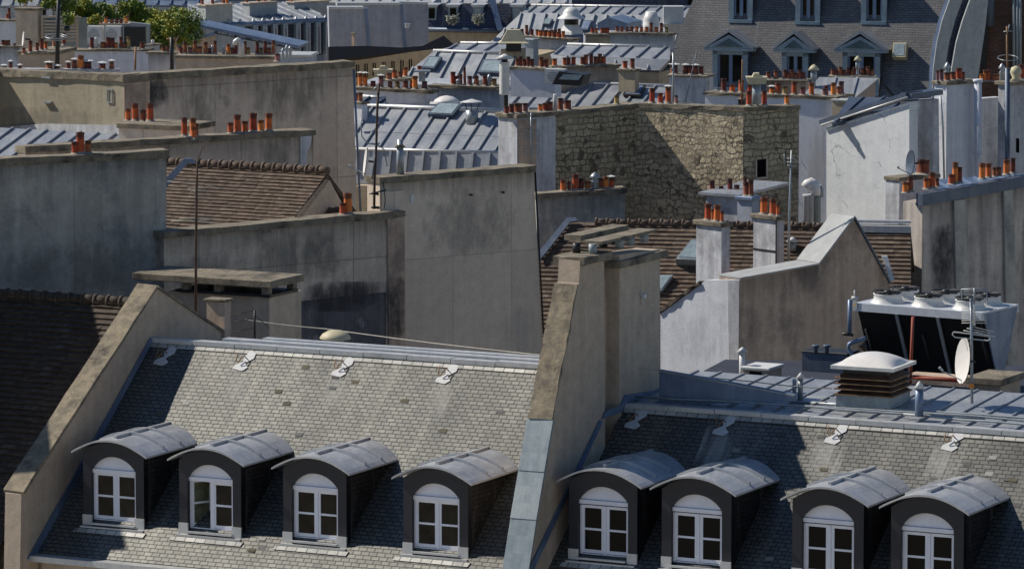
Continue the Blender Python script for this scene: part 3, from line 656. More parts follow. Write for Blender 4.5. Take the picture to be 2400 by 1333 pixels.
# condenser
AY=126.6; aL=-33; f1=VP(2300,735,AY,aL); f2=VP(2300,735,AY,aL+90); C0=W(2300,735,AY); dA=hd(aL); dB=hd(aL+90)
s=ppm(C0); LA=(f1.at(2008,705)-C0).dot(-dA); LBt=(onl(C0,C0+dB*4,2384)-C0).length; H=1.95
AC=thing('rooftop_condenser','large V-shaped rooftop condenser with black coils and six fans','cooling unit',C0-ZU*H)
mid=LBt/2
def vs(a,bb,z): return C0-dA*a+dB*bb+ZU*z
b=M(); b.prism([vs(.03,0.02,-.2),vs(.03,LBt-.02,-.2),vs(.03,mid+.2,-H+.15),vs(.03,mid-.15,-H+.15)],-dA*(LA-.06)); b.done('coil',m_coil,AC)
for aa,sg in ((0,1),(LA,-1)): b=M(); b.prism([vs(aa,.06,-.02),vs(aa,LBt-.04,-.02),vs(aa,mid+.1,-H+.05),vs(aa,mid-.05,-H+.05)],dA*.04*sg); b.done('end_panel',m_zincb,AC)
b=M(); b.box(vs(-.03,-.06,-.17),-dA*(LA+.1),dB*(LBt+.1),ZU*.2); b.done('fan_deck',m_deck,AC)
for f in (.34,.67):
    b=M(); b.prism([vs(LA*f-.04,-.03,-.17),vs(LA*f+.04,-.03,-.17),vs(LA*f+.04,mid-.2,-H+.1),vs(LA*f-.04,mid-.2,-H+.1)],-dB*.05); b.done('strut',m_gm,AC)
b=M(); b.box(vs(-.05,mid-.25,-H-.02),-dA*(LA+.1),dB*.5,ZU*.12); b.done('base_rail',m_gm,AC)
for a in (.1,LA*.5,LA-.15):
    for s_ in (-1,1):
        b=M(); b.tube([vs(a,mid,-H),vs(a,mid+s_*.75,-H+1.3)],.035,5); b.done('brace',m_black,AC)
for i in range(3):
    for j in range(2):
        p=vs(LA*(.17+.33*i),LBt*(.27+.47*j),.03)
        rg=M(); rg.lathe(p,[(.44,0),(.36,.09),(.35,.20),(.37,.21),(.37,.23),(.33,.23),(.33,.1)],22,capb=False,capt=False); o=rg.done('fan_ring',m_wm,AC)
        fm=M(); fm.lathe(p+ZU*.08,[(.34,0),(.34,.01)],20); fm.lathe(p+ZU*.18,[(.09,0),(.09,.13)],10)
        for k in range(7):
            a=k*2*math.pi/7+i; e=V((math.cos(a),math.sin(a),0)); e2=V((-e.y,e.x,0)); fm.prism([p+ZU*.22+e*.09-e2*.05,p+ZU*.20+e*.34-e2*.11,p+ZU*.28+e*.35+e2*.07,p+ZU*.27+e*.09+e2*.04],ZU*.012)
        for rr in (.13,.22,.31,.37): fm.tube([p+V((math.cos(k*.3927)*rr,math.sin(k*.3927)*rr,.28)) for k in range(17)],.012,4,False)
        fm.done('fan',m_black,o)
my=plain('yellow_warning_sticker',(.6,.42,.02),.6,var=.1)
for a,zz in ((LA-.06,-.12),(.12,-.3)):
    b=M(); b.box(vs(a,-.09,zz),-dA*.13,dB*.02,ZU*.26); o=b.done('control_box',m_green,AC)
    b=M(); b.prism([vs(a+.03,-.115,zz+.08),vs(a+.1,-.115,zz+.08),vs(a+.065,-.115,zz+.16)],-dB*.004); b.done('warning_sticker',my,o)
wp=thing('water_pipe','bent blue-grey pipe with elbow, left of the condenser','pipe',W(1995,850,127.5))
Pq=lambda x,y,Y=127.4: W(x,y,Y)
pipe(wp,'pipe',m_zincb,[Pq(1992,702),Pq(1991,780)],.055); pipe(wp,'pipe',m_zincb,[Pq(2030,792),Pq(2005,800),Pq(1990,806),Pq(1988,815),Pq(1998,832),Pq(1997,862)],.055)
b=M(); b.tube([Pq(1974,782),Pq(2000,785)],.04,6); b.done('flange',m_black,wp); b=M(); b.tube([Pq(1996,698),Pq(2012,700)],.05,6); b.tube([Pq(2003,680),Pq(2003,700)],.02,5); b.done('valve',m_wm,wp)
DBx=thing('vent_box','low dark metal housing with two small vents, left of the condenser','vent box',W(1940,870,128))
stack(DBx,m_zincd,1880,1985,2012,828,880,128,A1,4,.03,m_black,name='housing',cn='lid')
for x in (1912,1938): b=M(); b.lathe(W(x,830,127.6),[(.05,0),(.05,.16),(.1,.2),(.1,.24)],8); b.done('small_vent',m_zincd,DBx)
rp_=thing('rusty_pole','tall rust-red pole standing before the condenser','pole',W(2136,890,125)); pipe(rp_,'pole',m_redr,[W(2133,905,125),W(2136,830,125),W(2140,742,125)],.04)
# satellite dish + antenna
mast=thing('antenna_mast','antenna mast with comb and loop aerials at the right, before the condenser','antenna',W(2278,945,120.5))
Z=lambda x,y: W(x,y,120.5)
pipe(mast,'mast',m_gm,[Z(2278,945),Z(2276,700)],.035)
b=M(); b.tube([Z(2283,690),Z(2284,760)],.02,5)
for k in range(7): b.tube([Z(2254,723+k*5.6),Z(2312,723+k*5.6)],.012,4)
b.done('comb_aerial',m_wm,mast)
b=M(); b.tube([Z(2255,705),Z(2253,678),Z(2312,676),Z(2314,714)],.02,4,False); b.tube([Z(2284,675),Z(2283,712)],.03,4)
for k in range(3): b.tube([Z(2254,682+k*9),Z(2312,680+k*9)],.01,4)
b.done('panel_aerial',m_gm,mast)
b=M(); b.tube([Z(2234,778),Z(2232,784),Z(2238,790),Z(2316,798),Z(2321,794),Z(2318,788),Z(2240,778),Z(2234,778)],.014,4,False)
for dx,dy in ((0,0),(8,-5),(18,-9),(24,3)): b.tube([Z(2258+dx,774+dy),Z(2318+dx*.6,786+dy)],.012,4)
b.done('loop_aerial',m_wm,mast)
def dish(c,r,nrm,label,mat=m_dome,cat='satellite dish',arm=None):
    t_=thing('satellite_dish',label,cat,c-ZU*r); b=M(); n=20; x=nrm.cross(ZU).normalized(); y=x.cross(nrm).normalized(); pr=None
    for back in (0,1):
        rings=[]
        for k in range(6):
            rr=r*k/5; rings.append([b.b.verts.new(c+nrm*(.16*r*(k/5)**2*1.2-back*.02*(1))+x*math.cos(a*2*math.pi/n)*rr*.94+y*math.sin(a*2*math.pi/n)*rr) for a in range(n)] if k else [b.b.verts.new(c-nrm*back*.02)])
        for a in range(n): b.b.faces.new((rings[0][0],rings[1][a],rings[1][(a+1)%n]))
        for k in range(1,5):
            for a in range(n):
                f=b.b.faces.new((rings[k][a],rings[k][(a+1)%n],rings[k+1][(a+1)%n],rings[k+1][a])); f.smooth=True
    bmesh.ops.remove_doubles(b.b,verts=b.b.verts,dist=.001)
    b.done('reflector',mat,t_)
    if arm: 
        b=M(); b.tube([c-y*r*.9,c-y*r*.5+nrm*r*1.1,],.016,5); b.tube([c-y*r*.5+nrm*r*1.05,c-y*r*.35+nrm*r*1.2],.035,6); b.done('feed_arm',m_gm,t_)
    b=M(); b.tube([c-nrm*.02,c-nrm*.22],.03,6); b.done('bracket',m_black,t_); return t_
dish(Z(2265,845)+V((0,-.05,0)),.55,V((-.97,-.24,.1)).normalized(),'white satellite dish seen nearly edge-on at the right, on the aerial mast',arm=1)
op=M(); op.box(Z(2271,908)-V((0,.08,0)),V((.11,0,0)),V((0,.05,0)),ZU*.10); op.done('junction_box',plain('orange_plastic',(.7,.25,.03),.6,var=.1),mast)
# low chimneys at the right edge of the terrace
LC=thing('chimney_stack','low worn concrete chimney right of the satellite dish, with a wide cap','chimney',W(2330,950,122.5))
stack(LC,m_brown,2275,2345,2392,887,965,123.2,A1,16,.1)
b=M(); c=W(2230,905,125.5); b.box(c+ZU*0-U*1.2,U*2.6,VV*.6,ZU*.22); b.done('parapet',m_brown); o=bpy.data.objects['parapet']; tag(o,'low stained parapet behind the domed ventilator','parapet')
b=M(); b.tube([W(2140,883,125),W(2275,893,124.4)],.055,8); b.done('red_pipe',m_redr); tag(bpy.data.objects['red_pipe'],'rust-red horizontal pipe lying on the low parapet','pipe')
# long cable across the scene
cb=M(); P=[W(540,743,131),W(760,770,130),W(1270,832,124),W(1551,868,122.3),W(1760,893,121.5),W(1950,910,121.2)]
pts=[]
for a,c in zip(P,P[1:]):
    for i in range(6): pts.append(a+(c-a)*(i/6)-ZU*.03*math.sin(math.pi*i/6))
cb.tube(pts+[P[-1]],.014,5); tag(cb.done('cable',m_cable),'long pale cable stretched from the left chimney to the domed ventilator','cable')
# ================= MIDDLE DISTANCE =================
def pwall(label,m,x0,x1,yt0,yt1,yb,Y,a,th=.5,ch=16,px=None,name='party_wall',cat='wall',pl=(),po=None,cm=None,group=None,right=None,ext=0):
    """party wall: coping top runs (x0,yt0)-(x1,yt1) in the photo, plane at angle a, depth Y at x1"""
    P=VP(x1,yt1,Y,a); s=ppm(P.at(x1,yt1)); h=ch/s
    A=P.at(x0,yt0+ch); B=P.at(x1,yt1+ch)
    t_=thing(name,label,cat,V((B.x,B.y,0)),group)
    low=[P.at(right or x1,yb),P.at(x0,yb)]; 
    b=M(); b.prism([A,B,low[0],V((A.x,A.y,low[0].z))],-P.n*th); b.done('masonry',m,t_)
    if ch: cope(t_,cm or m_cope,A,B,th,.07,h)
    if pl: pots(t_,A,B,pl,ZU*h-P.n*(th*.5 if po is None else po))
    if m not in (m_white,): drips(t_,P,A,B,random.uniform(1.0,2.2)*(.5 if Y>175 else 1))
    return t_,P,A,B,h
# A0
tA0,PA0,*_=pwall('blue-grey stained party wall at the left edge, three orange pots on top','' or m_wallD,-80,390,376,352,800,138,22,.5,17,pl=[(183,17,28,'o'),(195,21,50,'o'),(214,15,30,'b')])
# A1
tA1,PA1,A_,B_,h_=pwall('long low party wall with dark stains, two orange pots at its right end',m_wallB,384,945,543,493,880,142.5,38,.5,15,pl=[(816,17,28,'o'),(829,20,48,'o')])
n=PA1.n
b=M(); b.prism([PA1.at(906,512)+n*.06,PA1.at(945,508)+n*.06,PA1.at(948,850)+n*.06,PA1.at(910,850)+n*.06],-n*.05); b.done('pilaster',m_brown,tA1)
stain(tA1,PA1,560,545,840,665,m_stain); stain(tA1,PA1,395,590,560,690,m_stain)
b=M(); b.prism([PA1.at(700,706)+n*.012,PA1.at(904,684)+n*.012,PA1.at(904,880)+n*.012,PA1.at(700,880)+n*.012],-n*.01); b.done('tar_coating',plaster('black_tar_coating',(.10,.10,.115),(.19,.185,.19),stain=(.5,.48,.50),samt=.75,streak=.9,seed=21,spos=.58,sc1=1.2),tA1)
stain(tA1,PA1,690,660,910,730,m_stain2,.02); stain(tA1,PA1,895,640,950,800,m_stain2,.07); stain(tA0,PA0,-60,560,380,700,m_stain)
# A2
tA2,PA2,A_,B_,h_=pwall('tall plain panelled party wall in the centre, yellow lichen on its coping',m_wallC,890,1250,416,388,900,145.5,36,.62,14,right=1277)
n=PA2.n
for x,y in ((1100,456),(1175,450)): 
    p=PA2.at(x,y); b=M(); b.lathe(p+n*.1,[(.05,-.03),(.03,.03)],6); b.tube([p,p+n*.12],.015,4); b.done('wall_hook',m_black,tA2)
p=PA2.at(966,465); b=M(); b.prism([p+n*.02+PA2.d*a+ZU*c for a,c in ((-.06,-.13),(.06,-.1),(.07,.05),(0,.15),(-.07,.05))],-n*.015); b.done('vent_plate',m_wm,tA2)
pipe(tA2,'drip_strip',m_black,[PA2.at(1253,402)+n*.02,PA2.at(1279,900)+n*.02],.03,5)
b=M(); b.prism([PA2.at(893,450)+n*.05,PA2.at(945,446)+n*.05,PA2.at(949,900)+n*.05,PA2.at(905,900)+n*.05],-n*.045); b.done('pilaster',m_wallC,tA2)
# mast on A2 left end
Z=lambda x,y: W(x,y,141.6)
tm=thing('antenna_mast','rusty crooked antenna mast clamped to the left end of the tall panelled wall','antenna',Z(879,495))
pipe(tm,'mast',m_brn,[Z(877,490),Z(878,420),Z(882,340),Z(884,262),Z(888,196)],.035)
b=M(); b.tube([Z(865,455),Z(905,445)],.02,5); b.tube([Z(870,485),Z(890,487)],.04,5); b.tube([Z(870,452),Z(888,455)],.04,5); b.tube([Z(898,425),Z(903,470),Z(900,490)],.015,5); b.done('clamp',m_black,tm)
b=M(); b.tube([Z(882,345),Z(872,420)],.022,5); b.done('stay',m_gm,tm); b=M(); b.tube([Z(885,200),Z(872,215)],.02,5); b.done('stay',m_gm,tm)
b=M(); b.tube([Z(845,277),Z(848,320),Z(862,337),Z(885,340),Z(900,350),Z(908,390)],.018,5); b.done('loop_cable',m_gm,tm)
dish(W(862,378,141.9)+V((0,0,0)),.42,V((-.98,-.1,.12)).normalized(),'white satellite dish seen edge-on at the left end of the tall panelled wall',arm=1)
# tall chimney flue on Z1 roof
t_=thing('chimney_flue','slim grey flue with mossy conical cowl, left of centre on the zinc roof','flue',W(938,430,143)); p=W(938,410,143.2); s=ppm(p)
M().lathe(p,[(.11,0),(.10,.75),(.08,.76),(.08,1.0)],10).done('pipe',m_gm,t_); M().lathe(p+ZU*.78,[(.16,0),(.02,.14)],10,).done('cowl',m_cope,t_)
# slab chimney behind gable
SC=thing('chimney_stack','broad chimney under a wide flat concrete slab, behind the left gable wall','chimney',W(630,800,133.5))
stack(SC,m_tanw,395,631,706,697,860,133.5,-27,0)
c=W(636,676,133.2); s=ppm(c); b=M(); d1=hd(-27); d2=hd(63); wl=(c-onl(c-d1*20,c,310)).length; wr=(onl(c,c+d2*9,714)-c).length
b.box(c,-d1*wl,d2*wr,ZU*.19); bmesh.ops.bevel(b.b,geom=b.b.edges[:],offset=.02,segments=1,affect='EDGES'); b.done('slab_cap',m_cope,SC)
b=M(); b.box(c-ZU*.26+d2*.1-d1*.1,-d1*(wl*.68),d2*(wr*.85),ZU*.07); b.done('cap_base',m_black,SC)
for k,(u,v) in enumerate(((.15,.1),(.15,wr-.35),(1.6,.1),(1.6,wr-.35),(2.6,.1),(2.6,wr-.3))):
    b=M(); b.box(c-d1*u+d2*v-ZU*.28,-d1*.2,d2*.2,ZU*.29); b.done('slab_support',m_cope,SC)
SC2=thing('chimney_stack','small square brick chimney with flat cap, in front of the slab chimney','chimney',W(525,790,131))
stack(SC2,m_brown,484,526,541,702,830,131,-27,6,.06)
rl=thing('railing','thin black railing post with wires, right of the small square chimney','railing',W(597,795,130.5)); Z=lambda x,y:W(x,y,130.5)
pipe(rl,'post',m_black,[Z(597,800),Z(597,727)],.03,6)
b=M()
for y0,y1 in ((740,727),(755,746),(780,768)): b.tube([Z(541,y0),Z(596,y1)],.01,4)
b.tube([Z(598,738),Z(630,768)],.01,4); b.done('wire',m_black,rl)
mv=thing('roof_ventilator','small grey mushroom ventilator standing on the ridge of the left slate roof','ventilator',W(786,803,128.8)); p=W(786,803,128.8)
M().lathe(p,[(.20,-.2),(.20,.16)],14).done('neck',m_gm,mv); b=M(); b.lathe(p+ZU*.1,[(.39,0),(.40,.03),(.33,.13),(.18,.21),(.02,.235)],18); b.done('cap',m_crm,mv)
Z=lambda x,y:W(x,y,131.8)
am=thing('antenna_mast','tall thin antenna mast with horizontal dipoles, behind the left gable wall','antenna',Z(459,735))
pipe(am,'mast',m_brn,[Z(459,760),Z(459,620),Z(461,440),Z(463,380),Z(474,345),Z(496,322)],[.035,.035,.03,.02,.012,.008])
b=M()
for q in (((392,425),(460,429)),((460,429),(512,440)),((440,442),(482,441)),((446,449),(490,447)),((440,462),(482,461)),((400,519),(500,515)),((404,516),(500,521)),((420,512),(496,512))): b.tube([Z(*q[0]),Z(*q[1])],.012,4); b.done('dipole',m_cable,am); b=M()
# ---- T1 tiled roof with gable
T1=thing('tiled_roof_building','brown tiled roof with fat ridge tiles and a little rendered gable, left of centre','building',W(768,500,150)-ZU*20)
p1=W(770,404,150); TT=TP(p1,-29,31); dA_=hd(-29); pL=onl(p1-dA_*9,p1,392)
troof(T1,'roof',m_tile,TT,[pL,p1,p1+TT.dn*6,pL+TT.dn*6],co=.165,lift=.032)
ridge(T1,m_tile,pL+ZU*.04,p1+ZU*.04,.14,.37)
gp1=VP(0,0,0,61,p1); wall(T1,'gable_wall',m_tanw,gp1,[(768,414),(696,503),(690,640),(850,640),(812,495)],.10)
b=M(); b.prism([pL-ZU*.05,p1-ZU*.05,p1+hd(61)*3-ZU*2.4,pL+hd(61)*3-ZU*2.4],-ZU*.15); b.done('rear_roof',m_tiled,T1)
pr=W(812,497,149.5); pq=W(694,490,151); ridge(T1,m_tile,pq,pr,.12,.37,'lower_ridge_tiles'); T2p=TP(pr,-35,30)
troof(T1,'lower_roof',m_tile,T2p,[pq,pr,pr+T2p.dn*2,pq+T2p.dn*2],co=.165,lift=.032)
b=M(); b.prism([W(686,482,149.6),W(698,484,149.6),W(690,497,149.4),W(676,498,149.4)],V((0,-.06,0))); b.done('ridge_flashing',m_zincw,T1)
b=M(); Z=lambda x,y:W(x,y,148.3); b.prism([Z(388,418),Z(432,372),Z(450,372),Z(462,384),Z(440,383),Z(390,440)],V((0,.12,0))); b.done('flashing',m_zincb,T1)
body(T1,'wall',m_tanw,[pL+TT.dn*5.8,p1+TT.dn*5.8,p1+hd(61)*3,pL+hd(61)*3],0,(p1+TT.dn*6).z)
# ---- B1
tB1,PB1,A_,B_,h_=pwall('grey party wall with dark coping and clusters of orange pots, below the big folded wall',m_wallA,60,735,344,303,560,158.5,31,.55,14,
    pl=[(442,15,42,'o'),(462,16,40,'o'),(471,8,28,'b'),(550,14,26,'o'),(567,17,42,'o'),(584,15,26,'o'),(603,18,43,'o'),(622,15,26,'o'),(640,17,42,'o')])
pots(tB1,A_,B_,[(453,16,26,'o')],ZU*(h_-.05)+PB1.n*.02)
b=M(); n=PB1.n; b.prism([PB1.at(702,320)+n*.07,PB1.at(728,318)+n*.07,PB1.at(726,340)+n*.07,PB1.at(717,356)+n*.07,PB1.at(716,470)+n*.07,PB1.at(704,470)+n*.07],-n*.06); b.done('worn_pilaster',m_whiteg,tB1)
b=M(); b.box(PB1.at(432,330)+n*.02-ZU*0,PB1.d*.35,n*.05,ZU*.14); b.done('corbel',m_whiteg,tB1)
tS=thing('chimney_stack','low flat-topped chimney with four orange pots before the big folded wall','chimney',W(450,310,161))
stack(tS,m_wallA,278,440,500,295,420,160.5,-24,12,.06,pl=[(299,13,27,'o'),(317,17,42,'o'),(335,14,26,'b'),(352,17,42,'o')])
# ---- lit zinc roof left
ZLb=thing('zinc_roof_building','small grey zinc roof with battens at the left edge, under the sunlit wall','building',W(280,318,163)-ZU*20)
zp=W(300,316,162.6); ZLp=TP(zp,-20,13); q=[ZLp.at(-60,296),ZLp.at(300,316),ZLp.at(470,330),ZLp.at(470,352),ZLp.at(200,366),ZLp.at(-60,372)]
zroof(ZLb,'roof',m_zinc,ZLp,q,sp=.62,ph=.2,rw=.05,rh=.07)
body(ZLb,'wall',m_tanw,[ZLp.at(-60,372),ZLp.at(470,352),ZLp.at(470,330),ZLp.at(-60,296)],0,22)
# ---- C1
tC,PC,Ac,Bc,hc=pwall('big grey party wall with brown stains, right half of the folded wall at upper left',m_wallA,290,827,176,143,700,172.5,38,.6,15,right=842)
pipe(tC,'edge_strip',m_zincb,[PC.at(829,162),PC.at(845,500)],.04,5)
b=M(); b.prism([PC.at(290,196)+PC.n*.03,PC.at(350,190)+PC.n*.03,PC.at(350,420)+PC.n*.03,PC.at(290,420)+PC.n*.03],-PC.n*.025); b.done('brown_chimney_flue',m_brown,tC)
PCl=VP(0,0,0,-43,Ac); tC2=thing('party_wall','sunlit tan party wall at upper left with a diagonal shadow across it','wall',V((Ac.x,Ac.y,0)))
m_sunw=plaster('ochre_render',(.33,.29,.21),(.42,.37,.27),samt=.45,streak=.35,joint=(2.7,5),seed=14,jc=.75,spos=.56)
A2_=PCl.at(-80,174); b=M(); b.prism([A2_,Ac,Ac-ZU*8,A2_-ZU*8],-PCl.n*.6); b.done('masonry',m_sunw,tC2)
cope(tC2,m_cope,A2_,Ac,.6,.08,hc)
X=PCl.at(2,176); d=hd(-133); b=M(); b.box(X-ZU*8,d*7,V((-.7,.7,0))*.5,ZU*8.2); b.done('side_wall',m_sunw,tC2)  # out-of-frame return wall, added to cast the diagonal shadow
b=M(); b.prism([PCl.at(-60,303)+PCl.n*.02,PCl.at(105,290)+PCl.n*.02,PCl.at(290,294)+PCl.n*.02,PCl.at(290,330)+PCl.n*.02,PCl.at(-60,320)+PCl.n*.02],PCl.n*.05); b.done('pale_mortar_skirt',m_whiteg,tC2)
for x,y in ((105,183),(105,241)):
    b=M(); p=PCl.at(x,y); b.box(p,PCl.d*.4,PCl.n*.12,ZU*.06); b.done('wall_bracket',m_gm,tC2)
b=M(); p=PCl.at(252,240)+PCl.n*.02
for o,a in ((V((0,0,0)),PCl.d*.28),(ZU*.42,PCl.d*.28)): b.box(p+o,a,PCl.n*.03,ZU*.03)
for o in (0,.25): b.box(p+PCl.d*o+ZU*.03,PCl.d*.03,PCl.n*.03,ZU*.39)
b.done('wall_frame',m_zincg,tC2)
# ---- Z1 centre zinc mansard
Z1=thing('zinc_roof_building','two-pitch grey zinc roof with battens in the centre, seen between the party walls','building',W(1100,300,178)-ZU*20)
zr=W(860,251,181); ZP=TP(zr,-22,27); q=[ZP.at(835,250),ZP.at(1180,263),ZP.at(1180,357),ZP.at(835,348)]
r_=zroof(Z1,'roof',m_zinc,ZP,q,sp=.62,rw=.06,rh=.07,ph=.25,cross=1.6)
c0=ZP.at(835,348); ZP2=TP(c0+ZP.n*-.02,-22,74); q2=[ZP2.at(835,349),ZP2.at(1180,358),ZP2.at(1180,430),ZP2.at(835,430)]
zroof(Z1,'steep_roof',m_zinc,ZP2,q2,sp=.62,rw=.08,rh=.08,ph=.1)
b=M(); b.tube([q[0]+ZU*.04,q[1]+ZU*.04],.09,8); b.tube([ZP.at(835,349)+ZU*.0,ZP.at(1180,358)],.06,8); b.done('ridge_roll',m_zincw,r_)
body(Z1,'wall',m_cream,[q2[3],q2[2],q[1]+V((1,4,0)),q[0]+V((1,4,0))],0,q2[2].z-.3)
b=M(); bb=[ZP.at(1030,250),ZP.at(1085,252),ZP.at(1062,279),ZP.at(1004,276)]; b.prism([p+ZP.n*.02 for p in bb],ZP.n*.14); o=b.done('skylight',m_zincd,r_); b=M(); b.prism([bb[0]+(bb[2]-bb[0])*.08+ZP.n*.17,bb[1]+(bb[3]-bb[1])*.08+ZP.n*.17,bb[2]+(bb[0]-bb[2])*.08+ZP.n*.17,bb[3]+(bb[1]-bb[3])*.08+ZP.n*.17],ZP.n*.01); b.done('skylight_pane',m_glassb,o)
ck=thing('vent_cowl','large galvanised vent with a flat conical rain hat, on the centre zinc roof','vent cowl',ZP.at(1106,290)); p=ZP.at(1106,285)-ZU*.1
M().lathe(p,[(.22,0),(.22,.5)],14).done('drum',m_gm,ck); b=M(); b.lathe(p+ZU*.78,[(.38,0),(.36,.02),(.02,.11)],16); b.done('hat',m_wm,ck)
for k in range(3): b=M(); a=k*2.09+.5; b.tube([p+V((.2*math.cos(a),.2*math.sin(a),.48)),p+V((.31*math.cos(a),.31*math.sin(a),.8))],.02,4); b.done('hat_leg',m_black,ck)
dl=thing('skylight_dome','pale domed skylight behind the ridge of the centre zinc roof','skylight',ZP.at(1045,255)); c=W(1046,252,184); b=M(); b.box(c+V((-.6,0,-.1)),V((1.15,0,0)),V((0,1,0)),ZU*.22); b.done('kerb',m_wm,dl)
b=M(); b.lathe(c+V((0,.5,.12)),[(.5,0),(.42,.12),(.25,.22),(.02,.27)],16); b.done('dome',m_dome,dl)
# ---- E stack + rubble walls
E1=thing('party_wall','narrow lavender-white wall end with a tall grey return, carrying a comb aerial','wall',W(1212,450,163))
A_,B_,fr_=stack(E1,m_whiteg,1168,1212,1302,268,700,163,-48,10,.08)
c,d1,d2,wl,wr,z0,z1=fr_
pr1=VP(0,0,0,42,c)
pots(E1,c+d2*.1+ZU*0-d1*.35,c+d2*wr-d1*.35,[(1187,12,18,'b'),(1199,13,22,'b'),(1214,20,22,'b'),(1231,13,22,'p'),(1266,11,17,'o'),(1276,9,18,'o')],ZU*.0)
b=M(); b.prism([pr1.at(1214,282)+pr1.n*.01,pr1.at(1256,279)+pr1.n*.01,pr1.at(1256,640)+pr1.n*.01,pr1.at(1214,640)+pr1.n*.01],pr1.n*.02); b.done('brown_flue_panel',m_brown,E1)
ca=thing('comb_aerial','flat comb aerial with many short bars, clamped to the narrow wall end','antenna',pr1.at(1230,395)+pr1.n*.2); b=M(); o=pr1.n*.3
b.tube([pr1.at(1230,264)+o,pr1.at(1230,398)+o],.03,5)
b.done('mast',m_gm,ca); b=M()
for k in range(12): 
    y=305+k*4.6+(6 if k>5 else 0); b.tube([pr1.at(1210,y)+o*1.05,pr1.at(1248,y)+o*1.05],.012,4)
for y in (268,281,286): b.tube([pr1.at(1222,y)+o,pr1.at(1244,y-1)+o],.015,4)
b.done('bar',m_gm,ca)
pr=pr1; A1_=pr.at(1302,274); B1_=pr.at(1490,252)
def rwall(label,m,P,A,B,zb,ch,pl,th=.6,sub=0):
    t_=thing('rubble_wall',label,'wall',V((B.x,B.y,0))); b=M(); b.prism([A,B,V((B.x,B.y,zb)),V((A.x,A.y,zb))],-P.n*th); b.done('masonry',m,t_)
    cope(t_,m_cope,A,B,th,.05,ch,ends=.02); 
    if pl: pots(t_,A,B,pl,ZU*ch-P.n*th*.5)
    return t_
rwall('shaded rubble stone wall, left of the inner corner, burnt pots on top',m_rubd,pr1,A1_,B1_,A1_.z-9,.14,[(1302,18,24,'b'),(1316,10,40,'w'),(1328,14,30,'b'),(1345,18,22,'b'),(1460,13,20,'y')])
P2=VP(0,0,0,-35,B1_); B2_=P2.at(1742,261)
rwall('sunlit rubble stone wall of rough blocks crossed by a diagonal shadow',m_rub,P2,B1_,B2_,B1_.z-9,.14,[(1516,14,36,'o'),(1536,13,23,'o'),(1554,14,38,'O'),(1573,9,20,'p')])
P3=VP(0,0,0,30,B2_); B3_=P3.at(1873,256); 
t3=rwall('dim rubble stone wall with one small window, right of the sunlit stretch',m_rubd,P3,B2_,B3_,B2_.z-9,.14,[(1767,14,35,'o'),(1785,8,32,'b'),(1803,13,34,'o'),(1856,12,22,'o')])
b=M(); b.prism([P3.at(1773,375)+P3.n*.02,P3.at(1795,373)+P3.n*.02,P3.at(1795,413)+P3.n*.02,P3.at(1773,416)+P3.n*.02],-P3.n*.06); o=b.done('window',m_void,t3)
b=M(); 
for x in (1771,1796): b.prism([P3.at(x-1.5,372)+P3.n*.05,P3.at(x+1.5,372)+P3.n*.05,P3.at(x+1.5,417)+P3.n*.05,P3.at(x-1.5,417)+P3.n*.05],-P3.n*.05)
b.prism([P3.at(1771,416)+P3.n*.07,P3.at(1797,414)+P3.n*.07,P3.at(1797,418)+P3.n*.07,P3.at(1771,420)+P3.n*.07],-P3.n*.07); b.done('window_frame',m_tanw,o)
# boat cowl on rubble wall
def boat(px,py,Y,wpx,label,post=40):
    c=W(px,py,Y); s=ppm(c); w_=wpx/s; t_=thing('chimney_cowl',label,'chimney cowl',c-ZU*post/s); b=M()
    b.prism([c+V((-w_/2,-.2,w_*.33)),c+V((w_/2,-.2,w_*.33)),c+V((w_*.42,-.2,0)),c+V((-w_*.38,-.2,0))],V((0,.6,0))); b.done('hood',m_crm,t_)
    b=M(); b.prism([c+V((-w_*.2,-.1,w_*.33)),c+V((w_*.2,-.1,w_*.33)),c+V((w_*.12,-.1,w_*.5)),c+V((-w_*.12,-.1,w_*.5))],V((0,.4,0))); b.done('hood_top',m_crm,t_)
    b=M(); b.lathe(c-ZU*post/s,[(.14,0),(.14,post/s)],8); b.done('flue',m_gm,t_)
boat(1773,197,164,50,'cream boat-shaped chimney cowl above the sunlit rubble wall',48)
# ---- G2
t_,PG,Ag,Bg,hg=pwall('low bluish party wall with burnt pots and a metal cowl, before the shaded rubble wall',m_wallD,1258,1465,454,441,720,158,12,.6,11,
  pl=[(1325,14,26,'o'),(1339,8,22,'b'),(1353,16,38,'o'),(1367,12,28,'b'),(1383,14,20,'b'),(1399,22,40,'g'),(1414,11,24,'b'),(1425,12,28,'o'),(1438,13,24,'O')])
# ---- T2
T2=thing('tiled_roof_building','long brown tiled roof right of the central stack, pierced by two white chimneys','building',W(1800,530,152)-ZU*22)
tp=W(1700,528,153.5); TQ=TP(tp,-9,40); q=[TQ.at(1333,520),TQ.at(2135,534),TQ.at(2135,800),TQ.at(1600,860),TQ.at(1255,800),TQ.at(1262,610)]
r_=troof(T2,'roof',m_tile,TQ,q,co=.175,lift=.032)
ridge(T2,m_tile,TQ.at(1395,521),TQ.at(2008,532),.12,.33)
b=M(); n=TQ.n; b.prism([TQ.at(1262,600)+n*.1,TQ.at(1330,518)+n*.1,TQ.at(1350,518)+n*.1,TQ.at(1355,526)+n*.1,TQ.at(1338,528)+n*.1,TQ.at(1266,618)+n*.1],n*.06); b.done('flashing',m_zincd,r_)
b=M(); b.box(TQ.at(2010,548)+ZU*.05,TQ.d*1.6,-TQ.dn*.0+V((0,.5,0)),ZU*.2); b.box(TQ.at(2010,530)+ZU*.1,TQ.d*1.6,V((0,.3,0)),ZU*.08); b.done('ridge_capping',m_zincw,r_)
